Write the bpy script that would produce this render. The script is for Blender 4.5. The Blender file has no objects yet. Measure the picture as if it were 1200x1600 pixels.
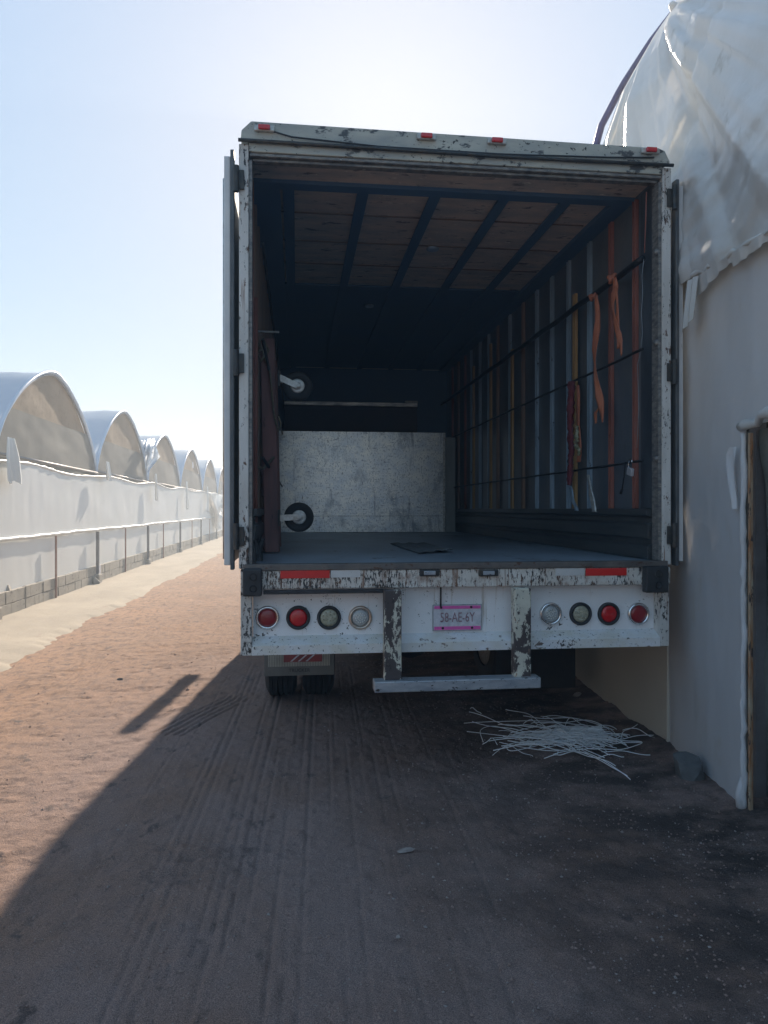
import bpy, math, random
import numpy as np
from mathutils import Vector, Matrix
R = math.radians
random.seed(7); rng = np.random.default_rng(7)
sc = bpy.context.scene
COL = sc.collection

# ---------------------------------------------------------------- camera
YAW = R(6.7); EYE = 1.6; FPX = 1150.0
cam_d = bpy.data.cameras.new('camera'); cam = bpy.data.objects.new('camera', cam_d); COL.objects.link(cam)
cam.location = (0, 0, EYE); cam.rotation_euler = (R(90), 0, -YAW)
cam_d.sensor_fit = 'VERTICAL'; cam_d.sensor_height = 36.0; cam_d.lens = FPX / 1600 * 36
cam_d.shift_y = -5 / 1600; cam_d.clip_start = 0.05; cam_d.clip_end = 3000
sc.camera = cam
# ---------------------------------------------------------------- sky, sun, exposure
SUN_AZ = R(6.7); SUN_EL = R(27.0)
w = bpy.data.worlds.new('World'); sc.world = w; w.use_nodes = True
nt = w.node_tree; nt.nodes.clear()
bg = nt.nodes.new('ShaderNodeBackground'); out = nt.nodes.new('ShaderNodeOutputWorld')
sky = nt.nodes.new('ShaderNodeTexSky'); sky.sky_type = 'NISHITA'; sky.sun_disc = False
sky.sun_elevation = SUN_EL; sky.sun_rotation = SUN_AZ
sky.altitude = 0; sky.air_density = 1.0; sky.dust_density = 0.5; sky.ozone_density = 3.5
gm = nt.nodes.new('ShaderNodeGamma'); gm.inputs[1].default_value = 0.19   # thin bright haze evens the sky out
nt.links.new(sky.outputs[0], gm.inputs[0]); hs = nt.nodes.new('ShaderNodeHueSaturation'); hs.inputs['Saturation'].default_value = 3.0; nt.links.new(gm.outputs[0], hs.inputs['Color']); nt.links.new(hs.outputs[0], bg.inputs[0]); bg.inputs[1].default_value = 0.117
nt.links.new(bg.outputs[0], out.inputs[0])
sl = bpy.data.lights.new('sun', 'SUN'); sun = bpy.data.objects.new('sun', sl); COL.objects.link(sun)
sl.energy = 2.0; sl.angle = R(0.6); sl.color = (1.0, 0.86, 0.70)
sd = Vector((math.sin(SUN_AZ) * math.cos(SUN_EL), math.cos(SUN_AZ) * math.cos(SUN_EL), math.sin(SUN_EL)))
sun.rotation_euler = sd.to_track_quat('Z', 'Y').to_euler(); sun.location = (0, 0, 30)
sc.view_settings.view_transform = 'Standard'; sc.view_settings.look = 'None'
sc.view_settings.exposure = 2.45; sc.view_settings.gamma = 1

# ---------------------------------------------------------------- pixel -> world
def angp(px): return YAW + math.atan((px - 600) / FPX)
def dep(X, Y): return X * math.sin(YAW) + Y * math.cos(YAW)
def atY(px, py, Y):
    X = Y * math.tan(angp(px)); return Vector((X, Y, EYE + (795 - py) * dep(X, Y) / FPX))
def atX(px, py, X):
    Y = X / math.tan(angp(px)); return Vector((X, Y, EYE + (795 - py) * dep(X, Y) / FPX))
def atG(px, py, z=0):
    d = FPX * (EYE - z) / (py - 795); xc = (px - 600) / FPX * d
    return Vector((xc * math.cos(YAW) + d * math.sin(YAW), -xc * math.sin(YAW) + d * math.cos(YAW), z))

# ---------------------------------------------------------------- materials
MATS = {}
def mat(name, base, var=None, vs=(3, 3, 3), rough=.7, metal=0., chips=(), bump=(), transl=0., tcol=None, coat=0., alpha=1., spec=None, emit=None, vthr=(.35, .65), clump=0.):
    """base colour, a second colour mixed by noise, a list of chip layers (colour, scale, threshold, softness), bump layers (scale, strength, dist)"""
    m = bpy.data.materials.new(name); m.use_nodes = True; n = m.node_tree; N = n.nodes; L = n.links
    b = N['Principled BSDF']; tc = N.new('ShaderNodeTexCoord')
    def noise(s, det=4, rgh=.6, off=0):
        mp = N.new('ShaderNodeMapping'); mp.inputs['Scale'].default_value = s if hasattr(s, '__len__') else (s, s, s)
        mp.inputs['Location'].default_value = (off, off * .7, off * 1.3)
        L.new(tc.outputs['Object'], mp.inputs[0]); t = N.new('ShaderNodeTexNoise'); t.inputs['Scale'].default_value = 1
        t.inputs['Detail'].default_value = det; t.inputs['Roughness'].default_value = rgh
        L.new(mp.outputs[0], t.inputs[0]); return t.outputs['Fac']
    def ramp(v, a, c):
        r = N.new('ShaderNodeMapRange'); r.inputs[1].default_value = a; r.inputs[2].default_value = c
        L.new(v, r.inputs[0]); return r.outputs[0]
    col = None
    def mix(fac, a, c2):
        x = N.new('ShaderNodeMix'); x.data_type = 'RGBA'; L.new(fac, x.inputs[0])
        if isinstance(a, tuple): x.inputs[6].default_value = (*a, 1)
        else: L.new(a, x.inputs[6])
        x.inputs[7].default_value = (*c2, 1); return x.outputs[2]
    col = base
    if var is not None: col = mix(ramp(noise(vs, 5, .6), *vthr), base, var)
    chipsum = None
    for i, (cc, s, thr, soft) in enumerate(chips):
        nv = noise(s, 5, .7, 3.1 + i * 5.7)
        if clump:
            ad = N.new('ShaderNodeMath'); ad.operation = 'MULTIPLY_ADD'; ad.inputs[1].default_value = clump; L.new(noise((2.3, 2.3, 1.6), 3, .6, 2.2 + i), ad.inputs[0]); L.new(nv, ad.inputs[2])
            sb = N.new('ShaderNodeMath'); sb.operation = 'SUBTRACT'; sb.inputs[1].default_value = clump * .5; L.new(ad.outputs[0], sb.inputs[0]); nv = sb.outputs[0]
        f = ramp(nv, thr, thr + soft); col = mix(f, col, cc)
    if isinstance(col, tuple): b.inputs['Base Color'].default_value = (*col, 1)
    else: L.new(col, b.inputs['Base Color'])
    b.inputs['Roughness'].default_value = rough; b.inputs['Metallic'].default_value = metal
    if spec is not None: b.inputs['Specular IOR Level'].default_value = spec
    if coat: b.inputs['Coat Weight'].default_value = coat; b.inputs['Coat Roughness'].default_value = .15
    if alpha < 1: b.inputs['Alpha'].default_value = alpha
    if emit: b.inputs['Emission Color'].default_value = (*emit[0], 1); b.inputs['Emission Strength'].default_value = emit[1]
    prev = None
    for s, st, di in bump:
        bn = N.new('ShaderNodeBump'); bn.inputs['Strength'].default_value = st; bn.inputs['Distance'].default_value = di
        L.new(noise(s, 4, .6, 9), bn.inputs['Height'])
        if prev: L.new(prev, bn.inputs['Normal'])
        prev = bn.outputs[0]
    if prev: L.new(prev, b.inputs['Normal'])
    if transl > 0:
        tr = N.new('ShaderNodeBsdfTranslucent'); ms = N.new('ShaderNodeMixShader'); ms.inputs[0].default_value = transl
        if tcol: tr.inputs[0].default_value = (*tcol, 1)
        elif isinstance(col, tuple): tr.inputs[0].default_value = (*col, 1)
        else: L.new(col, tr.inputs[0])
        if prev: L.new(prev, tr.inputs['Normal'])
        L.new(b.outputs[0], ms.inputs[1]); L.new(tr.outputs[0], ms.inputs[2])
        L.new(ms.outputs[0], N['Material Output'].inputs[0])
    MATS[name] = m; return m
RUST = (.10, .045, .025); DARK = (.02, .018, .018)
PAINT = (.78, .76, .72)
M_paint = mat('worn_white_paint', PAINT, (.50, .47, .42), (2.5, 2.5, 1.2), .5, chips=(
    (DARK, (26, 26, 40), .665, .02), (RUST, (70, 70, 26), .69, .03)), bump=((30, .15, .004),))
M_post = mat('chipped_post_paint', (.68, .66, .63), (.52, .50, .47), (8, 8, 2), .55, chips=(
    (DARK, (60, 60, 22), .60, .02), (RUST, (30, 30, 12), .60, .04), ((.26, .15, .10), (40, 40, 1.3), .62, .10)), bump=((40, .3, .004),), clump=.5)
M_sill = mat('scratched_sill_paint', (.74, .72, .68), (.58, .52, .46), (5, 5, 9), .5, chips=(
    (DARK, (85, 85, 24), .555, .015), (RUST, (44, 44, 14), .575, .03), ((.30, .19, .14), (9, 9, 4), .56, .12), ((.05, .22, .22), (18, 18, 3), .70, .04), ((.24, .12, .07), (34, 34, 1.2), .60, .10)), bump=((60, .4, .003),), clump=.35)
M_panel = mat('tail_panel_paint', (.88, .88, .89), (.82, .82, .84), (2, 2, 3), .42, chips=(
    (DARK, (30, 30, 34), .665, .012), (DARK, (70, 70, 70), .69, .01), ((.12, .10, .10), (10, 10, 80), .70, .02), ((.50, .44, .38), (26, 26, 1.0), .62, .12)), bump=((12, .12, .006),), clump=.45)
M_ledge = mat('chipped_ledge_paint', (.78, .79, .82), (.68, .65, .58), (6, 6, 6), .5, chips=(
    (DARK, (60, 60, 50), .635, .02), ((.16, .11, .09), (12, 12, 20), .60, .05)), bump=((50, .3, .003),), clump=.3)
M_guard = mat('peeling_guard_paint', (.66, .64, .54), (.54, .52, .44), (8, 8, 8), .6, chips=(
    ((.07, .055, .055), (13, 13, 7), .485, .02), (DARK, (50, 50, 30), .60, .02), ((.34, .20, .12), (22, 22, 9), .63, .05)), bump=((30, .5, .004),), clump=.4)
M_bar = mat('scuffed_guard_bar', (.30, .33, .38), (.48, .5, .53), (10, 30, 30), .45, .4, chips=((DARK, (20, 40, 40), .60, .03),), bump=((40, .4, .003),))
M_header = mat('weathered_header', (.50, .49, .42), (.33, .34, .32), (3, 3, 9), .6, chips=(
    ((.07, .075, .08), (7, 7, 15), .555, .05), (DARK, (34, 34, 40), .63, .02)), bump=((20, .3, .004),), clump=.5)
M_black = mat('black_rubber', (.018, .019, .022), (.035, .036, .04), (12, 12, 12), .6, bump=((60, .3, .002),))
M_seal = mat('door_seal_steel', (.10, .10, .11), (.28, .26, .23), (18, 18, 50), .5, .2, chips=(((.4, .37, .32), (20, 20, 70), .62, .04),))
M_door = mat('dusty_door_skin', (.74, .73, .72), (.62, .62, .63), (2, 2, 5), .5, chips=((RUST, (60, 60, 14), .69, .02),))
M_dframe = mat('door_edge_steel', (.07, .08, .09), (.14, .14, .14), (20, 20, 5), .5, .3)
M_hinge = mat('hinge_steel', (.035, .04, .045), (.08, .07, .06), (20, 20, 20), .5, .5)
M_skin = mat('trailer_skin', (.55, .55, .53), (.45, .44, .40), (1, 1, 1), .45)
M_roofedge = mat('yellow_roof_trim', (.34, .32, .06), (.18, .17, .05), (8, 8, 8), .7, bump=((20, .5, .01),))
M_floor = mat('worn_steel_floor', (.38, .46, .55), (.27, .32, .38), (2, .9, 3), .42, .35, chips=(((.03, .032, .035), (3, 1.2, 3), .60, .1), ((.17, .17, .17), (40, 9, 40), .66, .04)), bump=((20, .2, .004),))
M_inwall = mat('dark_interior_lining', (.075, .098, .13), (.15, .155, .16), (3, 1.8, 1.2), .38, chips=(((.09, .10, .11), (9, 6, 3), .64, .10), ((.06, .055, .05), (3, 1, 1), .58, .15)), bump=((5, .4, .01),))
M_inflare = mat('flare_blue_interior', (.055, .125, .24), (.07, .13, .21), (2, 2, 2), .6)  # blue veil of lens flare painted into the lining colour
M_ply = mat('ceiling_plywood', (.72, .55, .44), (.46, .40, .36), (3, 9, 3), .6, chips=(((.85, .74, .62), (13, 34, 9), .62, .05), ((.14, .12, .12), (6, 14, 5), .58, .08)), bump=((20, .3, .003),))
M_studr = mat('red_primer_stud', (.33, .12, .085), (.22, .08, .06), (12, 12, 3), .6, chips=(((.34, .15, .10), (30, 30, 5), .62, .06), (DARK, (20, 20, 9), .68, .05)))
M_studg = mat('galvanised_stud', (.36, .47, .57), (.20, .27, .35), (12, 12, 2), .42, .25, chips=((DARK, (20, 20, 9), .64, .05),))
M_studb = mat('brown_stud', (.28, .17, .11), (.17, .12, .10), (12, 12, 2), .6)
M_slat = mat('yellow_wood_slat', (.52, .32, .12), (.38, .22, .09), (30, 30, 2), .7)
M_rail = mat('tie_rail_steel', (.012, .014, .018), (.03, .03, .035), (20, 20, 20), .5, .5)
M_kick = mat('dark_kick_plate', (.045, .052, .060), (.09, .092, .092), (12, 1.5, 18), .45, .3, chips=(((.11, .10, .09), (40, 5, 40), .67, .03),), bump=((20, .3, .004),))
M_bulk = mat('scuffed_galvanised_sheet', (.78, .76, .71), (.55, .59, .64), (4.5, 2, 6), .30, .85, chips=(
    ((.20, .23, .28), (3.2, 3, 2.4), .54, .16), ((.22, .24, .28), (10, 9, 1.2), .58, .12), ((.26, .28, .31), (60, 50, 34), .55, .06), ((.20, .22, .26), (8, 8, 70), .60, .05), ((.85, .8, .7), (22, 22, 30), .60, .05), ((.04, .045, .055), (26, 26, 7), .655, .03), ((.05, .05, .06), (8, 8, 48), .69, .02)), bump=((24, .25, .003), (5, .15, .01)))
M_crate = mat('brown_crate_board', (.10, .075, .08), (.06, .06, .075), (2, 2, 2), .7)
M_beam = mat('dark_red_wood', (.26, .11, .095), (.15, .08, .075), (14, 14, 2), .65, chips=((DARK, (30, 30, 5), .64, .06),))
M_tyre = mat('tyre_rubber', (.014, .015, .017), (.028, .027, .026), (9, 9, 9), .8)
M_galv = mat('galvanised_bracket', (.58, .58, .56), (.36, .34, .31), (30, 30, 30), .38, .5, chips=((RUST, (60, 60, 60), .66, .04),))
M_chrome = mat('chrome_bezel', (.75, .75, .76), None, rough=.16, metal=1)
M_copper = mat('tarnished_bezel', (.55, .40, .30), (.62, .56, .50), (40, 40, 40), .3, .9)
M_red = mat('red_lens', (.30, .006, .012), (.24, .006, .012), (60, 60, 60), .28, coat=.6, bump=((150, .4, .002),))
M_redb = mat('bright_red_lens', (.62, .012, .014), (.48, .01, .016), (60, 60, 60), .25, coat=.6, bump=((150, .4, .002),))
M_amb = mat('clear_yellowed_lens', (.50, .48, .36), (.36, .35, .26), (50, 50, 50), .25, coat=.6, bump=((110, .9, .004),))
M_clear = mat('clear_lens', (.50, .52, .53), (.40, .42, .43), (50, 50, 50), .2, coat=.8)
M_led = mat('led_bulb', (.75, .76, .70), None, rough=.2, coat=.8)
M_tapeR = mat('red_reflective_tape', (.70, .025, .02), (.6, .02, .02), (9, 9, 9), .35, chips=(((.6, .56, .5), (40, 40, 40), .72, .01),))
M_tapeW = mat('silver_reflective_tape', (.68, .67, .66), (.58, .57, .56), (9, 9, 9), .35, chips=((RUST, (70, 70, 40), .66, .02),))
M_pink = mat('plate_magenta', (.82, .12, .45), (.72, .14, .42), (20, 20, 20), .5)
M_platew = mat('plate_white', (.72, .70, .75), (.48, .50, .54), (25, 25, 25), .45)
M_ink = mat('faded_plate_ink', (.24, .11, .14), (.36, .24, .27), (60, 60, 60), .6)
M_plframe = mat('plate_frame', (.42, .43, .46), (.3, .31, .33), (30, 30, 30), .4, .3)
M_orange = mat('orange_webbing', (.50, .17, .09), (.38, .12, .065), (10, 10, 6), .8, bump=((200, .4, .001),))
M_crimson = mat('crimson_rope', (.20, .035, .045), (.11, .02, .03), (20, 20, 20), .85, bump=((90, .6, .004),))
M_rag = mat('green_rag', (.12, .14, .06), (.42, .40, .30), (45, 45, 45), .8)
M_lock = mat('padlock_body', (.62, .62, .66), (.5, .5, .54), (30, 30, 30), .35, .5)
M_cord = mat('thin_grey_cord', (.24, .26, .28), None, rough=.7)
M_rope = mat('tan_rope', (.20, .16, .10), (.11, .09, .06), (60, 60, 60), .9, bump=((120, .6, .003),))
M_flap = mat('mudflap_rubber', (.20, .19, .17), (.15, .145, .135), (9, 9, 9), .75)
M_under = mat('chassis_black', (.012, .012, .014), (.03, .026, .024), (6, 6, 6), .7)
M_cab = mat('cab_paint', (.45, .46, .48), None, rough=.35)
M_glass = mat('dark_glass', (.02, .025, .03), None, rough=.08)
M_strand = mat('white_plastic_twine', (.92, .93, .95), (.82, .85, .89), (20, 20, 20), .45)
M_stone = mat('grey_stone', (.12, .125, .13), (.07, .075, .08), (9, 9, 9), .9, bump=((14, .8, .02),))
M_wplast = mat('white_greenhouse_plastic', (.80, .81, .80), (.76, .77, .75), (.9, .5, .9), .42, transl=.18, tcol=(.8, .76, .66), bump=((1.4, .12, .02), (6, .08, .008)), spec=.4)
M_roofpl = mat('blue_white_roof_plastic', (.62, .70, .80), (.52, .62, .75), (1.2, 1.2, 1.2), .38, transl=.35, tcol=(.75, .80, .85), bump=((2.2, .2, .03), (9, .25, .01)))
M_mesh = mat('tan_shade_mesh', (.36, .275, .195), (.29, .225, .165), (1.5, 1.6, .8), .9, chips=(((.24, .18, .125), (4, 7, 10), .52, .12), ((.20, .16, .12), (14, 3, 22), .62, .08)), transl=.35, tcol=(.50, .37, .25), bump=((1.6, .2, .03), (6, .5, .012), (20, .3, .004)))
M_meshd = mat('grey_shade_mesh', (.22, .215, .20), (.19, .185, .17), (1.5, 1.6, .8), .9, transl=.22, tcol=(.4, .35, .28), bump=((2.4, .3, .02),))
M_pipe = mat('greenhouse_pipe', (.30, .29, .30), (.22, .2, .2), (5, 5, 5), .5, .4)
M_prust = mat('rusty_wall_post', (.22, .10, .07), (.30, .16, .11), (9, 9, 5), .75)
M_pgrey = mat('grey_wall_post', (.16, .15, .15), (.11, .10, .10), (9, 9, 5), .6)
M_block = mat('concrete_block', (.36, .32, .27), (.27, .245, .21), (5, 3, 7), .95, chips=(((.12, .10, .085), (9, 7, 14), .60, .06),), bump=((40, .7, .006),))
M_mortar = mat('block_mortar', (.20, .18, .155), (.14, .125, .11), (6, 6, 6), .95, bump=((40, .6, .004),))
M_tarp = mat('dirty_white_tarp', (.76, .77, .79), (.66, .64, .60), (.8, 1.1, .9), .34, chips=(((.40, .38, .34), (3, 4, 2), .62, .14), ((.22, .21, .20), (34, 34, 34), .735, .02)), transl=.20, tcol=(.72, .66, .56), bump=((2.5, .4, .03), (11, .25, .012), (34, .12, .004)), spec=.6)
M_side = mat('side_wall_plastic', (.76, .80, .87), (.72, .73, .76), (.8, .7, .6), .40, chips=(((.60, .57, .52), (2.2, 2.6, 1.2), .60, .18), ((.12, .11, .10), (26, 26, 26), .755, .01)), transl=.38, tcol=(.95, .90, .84), bump=((.9, .15, .10), (4, .2, .02), (16, .1, .006)), spec=.5)
M_beige = mat('beige_wall_board', (.60, .55, .46), (.53, .49, .42), (.8, .7, .9), .7, chips=(((.2, .19, .17), (6, 6, 6), .68, .06),), bump=((2, .3, .02),))
M_purple = mat('violet_roof_pipe', (.055, .04, .14), (.09, .07, .2), (5, 5, 5), .4, .3)
M_rustpost = mat('orange_rust_post', (.30, .13, .05), (.40, .33, .24), (40, 40, 6), .7, chips=(((.05, .035, .03), (40, 40, 10), .56, .03),), bump=((60, .5, .004),))
M_film = mat('clear_film_curtain', (.28, .30, .28), (.13, .14, .14), (4, 3, 1.4), .22, chips=(((.36, .37, .33), (14, 9, 4), .66, .05),), transl=.25, bump=((3, .8, .06), (12, .5, .02)))
M_doordark = mat('doorway_dark', (.05, .055, .05), (.08, .08, .07), (1, 1, 1), .9)  # dark colour standing in for shade inside the doorway

# ---------------------------------------------------------------- mesh helper
def link(o, parent=None):
    COL.objects.link(o)
    if parent: o.parent = parent
    return o
def worig(p):
    v = Vector((0, 0, 0))
    while p is not None: v += p.location; p = p.parent
    return v
class MB:
    def __init__(s): s.v = []; s.f = []
    def add(s, vs, fs):
        k = len(s.v); s.v += [tuple(x) for x in vs]; s.f += [tuple(i + k for i in f) for f in fs]; return s
    def box(s, x0, x1, y0, y1, z0, z1):
        x0, x1 = sorted((x0, x1)); y0, y1 = sorted((y0, y1)); z0, z1 = sorted((z0, z1))
        return s.add([(x0, y0, z0), (x1, y0, z0), (x1, y1, z0), (x0, y1, z0), (x0, y0, z1), (x1, y0, z1), (x1, y1, z1), (x0, y1, z1)],
                     [(0, 3, 2, 1), (4, 5, 6, 7), (0, 1, 5, 4), (1, 2, 6, 5), (2, 3, 7, 6), (3, 0, 4, 7)])
    def obox(s, c, ax, ay, az):      # oriented box: centre and three half-axis vectors
        c, ax, ay, az = map(Vector, (c, ax, ay, az)); vs = []
        for k in (-1, 1):
            for i, j in ((-1, -1), (1, -1), (1, 1), (-1, 1)): vs.append(c + ax * i + ay * j + az * k)
        return s.add(vs, [(0, 3, 2, 1), (4, 5, 6, 7), (0, 1, 5, 4), (1, 2, 6, 5), (2, 3, 7, 6), (3, 0, 4, 7)])
    def tube(s, pts, r, n=8, caps=True):
        pts = [Vector(p) for p in pts]; rs = r if hasattr(r, '__len__') else [r] * len(pts)
        rings = []; up = Vector((0, 0, 1))
        t0 = (pts[1] - pts[0]).normalized()
        if abs(t0.z) > .9: up = Vector((1, 0, 0))
        a = t0.cross(up).normalized()
        for i, p in enumerate(pts):
            t = (pts[min(i + 1, len(pts) - 1)] - pts[max(i - 1, 0)])
            t = t.normalized() if t.length > 1e-9 else t0
            a = (a - t * a.dot(t)); a = a.normalized() if a.length > 1e-6 else t.orthogonal().normalized()
            b = t.cross(a); rings.append([p + (a * math.cos(2 * math.pi * k / n) + b * math.sin(2 * math.pi * k / n)) * rs[i] for k in range(n)])
        vs = [v for rg in rings for v in rg]; fs = []
        for i in range(len(pts) - 1):
            for k in range(n): fs.append((i * n + k, i * n + (k + 1) % n, (i + 1) * n + (k + 1) % n, (i + 1) * n + k))
        if caps: fs.append(tuple(range(n - 1, -1, -1))); fs.append(tuple((len(pts) - 1) * n + k for k in range(n)))
        return s.add(vs, fs)
    def lathe(s, c, axis, prof, n=28):   # prof: list of (distance along axis, radius)
        c = Vector(c); ax = Vector(axis).normalized(); a = ax.orthogonal().normalized(); b = ax.cross(a); vs = []
        for h, r in prof:
            for k in range(n):
                th = 2 * math.pi * k / n; vs.append(c + ax * h + (a * math.cos(th) + b * math.sin(th)) * max(r, 1e-5))
        fs = [(i * n + k, i * n + (k + 1) % n, (i + 1) * n + (k + 1) % n, (i + 1) * n + k) for i in range(len(prof) - 1) for k in range(n)]
        return s.add(vs, fs)
    def prism(s, poly, d0, d1, f):       # poly in 2D, f(u, v, d) -> xyz
        n = len(poly); vs = [f(u, v, d0) for u, v in poly] + [f(u, v, d1) for u, v in poly]
        fs = [tuple(range(n - 1, -1, -1)), tuple(range(n, 2 * n))] + [(i, (i + 1) % n, n + (i + 1) % n, n + i) for i in range(n)]
        return s.add(vs, fs)
    def grid(s, P):                      # P: array [i][j] of points
        ni, nj = len(P), len(P[0]); vs = [P[i][j] for i in range(ni) for j in range(nj)]
        fs = [(i * nj + j, (i + 1) * nj + j, (i + 1) * nj + j + 1, i * nj + j + 1) for i in range(ni - 1) for j in range(nj - 1)]
        return s.add(vs, fs)
    def build(s, name, m, parent=None, smooth=False, bevel=0, solid=0, at=None):
        o0 = worig(parent) if parent else Vector(at) if at is not None else Vector((0, 0, 0))
        if parent is None and at is None and s.v:
            a = np.array(s.v); o0 = Vector(((a[:, 0].min() + a[:, 0].max()) / 2, (a[:, 1].min() + a[:, 1].max()) / 2, a[:, 2].min()))
        me = bpy.data.meshes.new(name); me.from_pydata([Vector(v) - o0 for v in s.v], [], s.f); me.update()
        me.materials.append(m); o = bpy.data.objects.new(name, me); link(o, parent)
        if parent is None: o.location = o0
        if smooth:
            for p in me.polygons: p.use_smooth = True
        if solid:
            q = o.modifiers.new('thick', 'SOLIDIFY'); q.thickness = solid; q.offset = 0
        if bevel:
            q = o.modifiers.new('bevel', 'BEVEL'); q.width = bevel; q.segments = 2; q.limit_method = 'ANGLE'
        return o
def tag(o, label=None, cat=None, group=None, kind=None):
    if label: o['label'] = label
    if cat: o['category'] = cat
    if group: o['group'] = group
    if kind: o['kind'] = kind
    return o
def empty(name, loc, label, cat, group=None):
    o = bpy.data.objects.new(name, None); o.location = loc; link(o); o.empty_display_size = .2
    return tag(o, label, cat, group)
def copy_tree(o, parent=None, dloc=(0, 0, 0)):
    kids = list(o.children); c = o.copy(); COL.objects.link(c); c.parent = parent
    c.location = o.location + Vector(dloc)
    for k in kids: copy_tree(k, c)
    return c
def copy_part(o, parent, dloc):       # a part shifted under the same thing, with its sub-parts
    c = o.copy(); COL.objects.link(c); c.parent = parent; c.location = o.location + Vector(dloc)
    for k in list(o.children):
        d = k.copy(); COL.objects.link(d); d.parent = c
    return c
def text_mesh(name, s, size, loc, m, parent, rot=(R(90), 0, 0), sx=1, ext=.001):
    cu = bpy.data.curves.new(name, 'FONT'); cu.body = s; cu.size = size; cu.extrude = ext; cu.align_x = 'CENTER'; cu.align_y = 'CENTER'; cu.resolution_u = 3
    t = bpy.data.objects.new(name, cu); COL.objects.link(t); dg = bpy.context.evaluated_depsgraph_get()
    me = bpy.data.meshes.new_from_object(t.evaluated_get(dg)); bpy.data.objects.remove(t)
    me.transform(Matrix.Translation(Vector(loc) - worig(parent)) @ Matrix.Rotation(rot[0], 4, 'X') @ Matrix.Diagonal((sx, 1, 1, 1)))
    me.materials.clear(); me.materials.append(m); me.name = name
    o = bpy.data.objects.new(name, me); link(o, parent); return o
# value noise for displaced sheets
_T = rng.random((256, 256))
def vn(x, y):
    x = np.asarray(x, float); y = np.asarray(y, float); xi = np.floor(x).astype(int); yi = np.floor(y).astype(int); fx = x - xi; fy = y - yi
    fx = fx * fx * (3 - 2 * fx); fy = fy * fy * (3 - 2 * fy); a = _T[xi & 255, yi & 255]; b = _T[(xi + 1) & 255, yi & 255]; c = _T[xi & 255, (yi + 1) & 255]; d = _T[(xi + 1) & 255, (yi + 1) & 255]
    return (a * (1 - fx) + b * fx) * (1 - fy) + (c * (1 - fx) + d * fx) * fy - .5
def fbm(x, y, o=4, g=.5):
    s = 0; a = 1
    for i in range(o): s = s + a * vn(x * 2 ** i + 17 * i, y * 2 ** i + 31 * i); a *= g
    return s
def np_grid(name, X, Y, Z, m, parent=None, smooth=True):
    ni, nj = X.shape; co = np.stack([X, Y, Z], -1).reshape(-1, 3)
    me = bpy.data.meshes.new(name); i, j = np.meshgrid(np.arange(ni - 1), np.arange(nj - 1), indexing='ij'); a = (i * nj + j).ravel()
    f = np.stack([a, a + nj, a + nj + 1, a + 1], -1).astype(np.int32); nf = len(f)
    o0 = worig(parent) if parent else Vector((0, 0, 0)); co = co - np.array(o0)
    me.vertices.add(len(co)); me.vertices.foreach_set('co', co.astype(np.float32).ravel())
    me.loops.add(nf * 4); me.loops.foreach_set('vertex_index', f.ravel())
    me.polygons.add(nf); me.polygons.foreach_set('loop_start', np.arange(nf, dtype=np.int32) * 4); me.update(calc_edges=True)
    me.polygons.foreach_set('use_smooth', np.full(nf, smooth)); me.materials.append(m); me.update()
    o = bpy.data.objects.new(name, me); link(o, parent); return o

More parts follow.
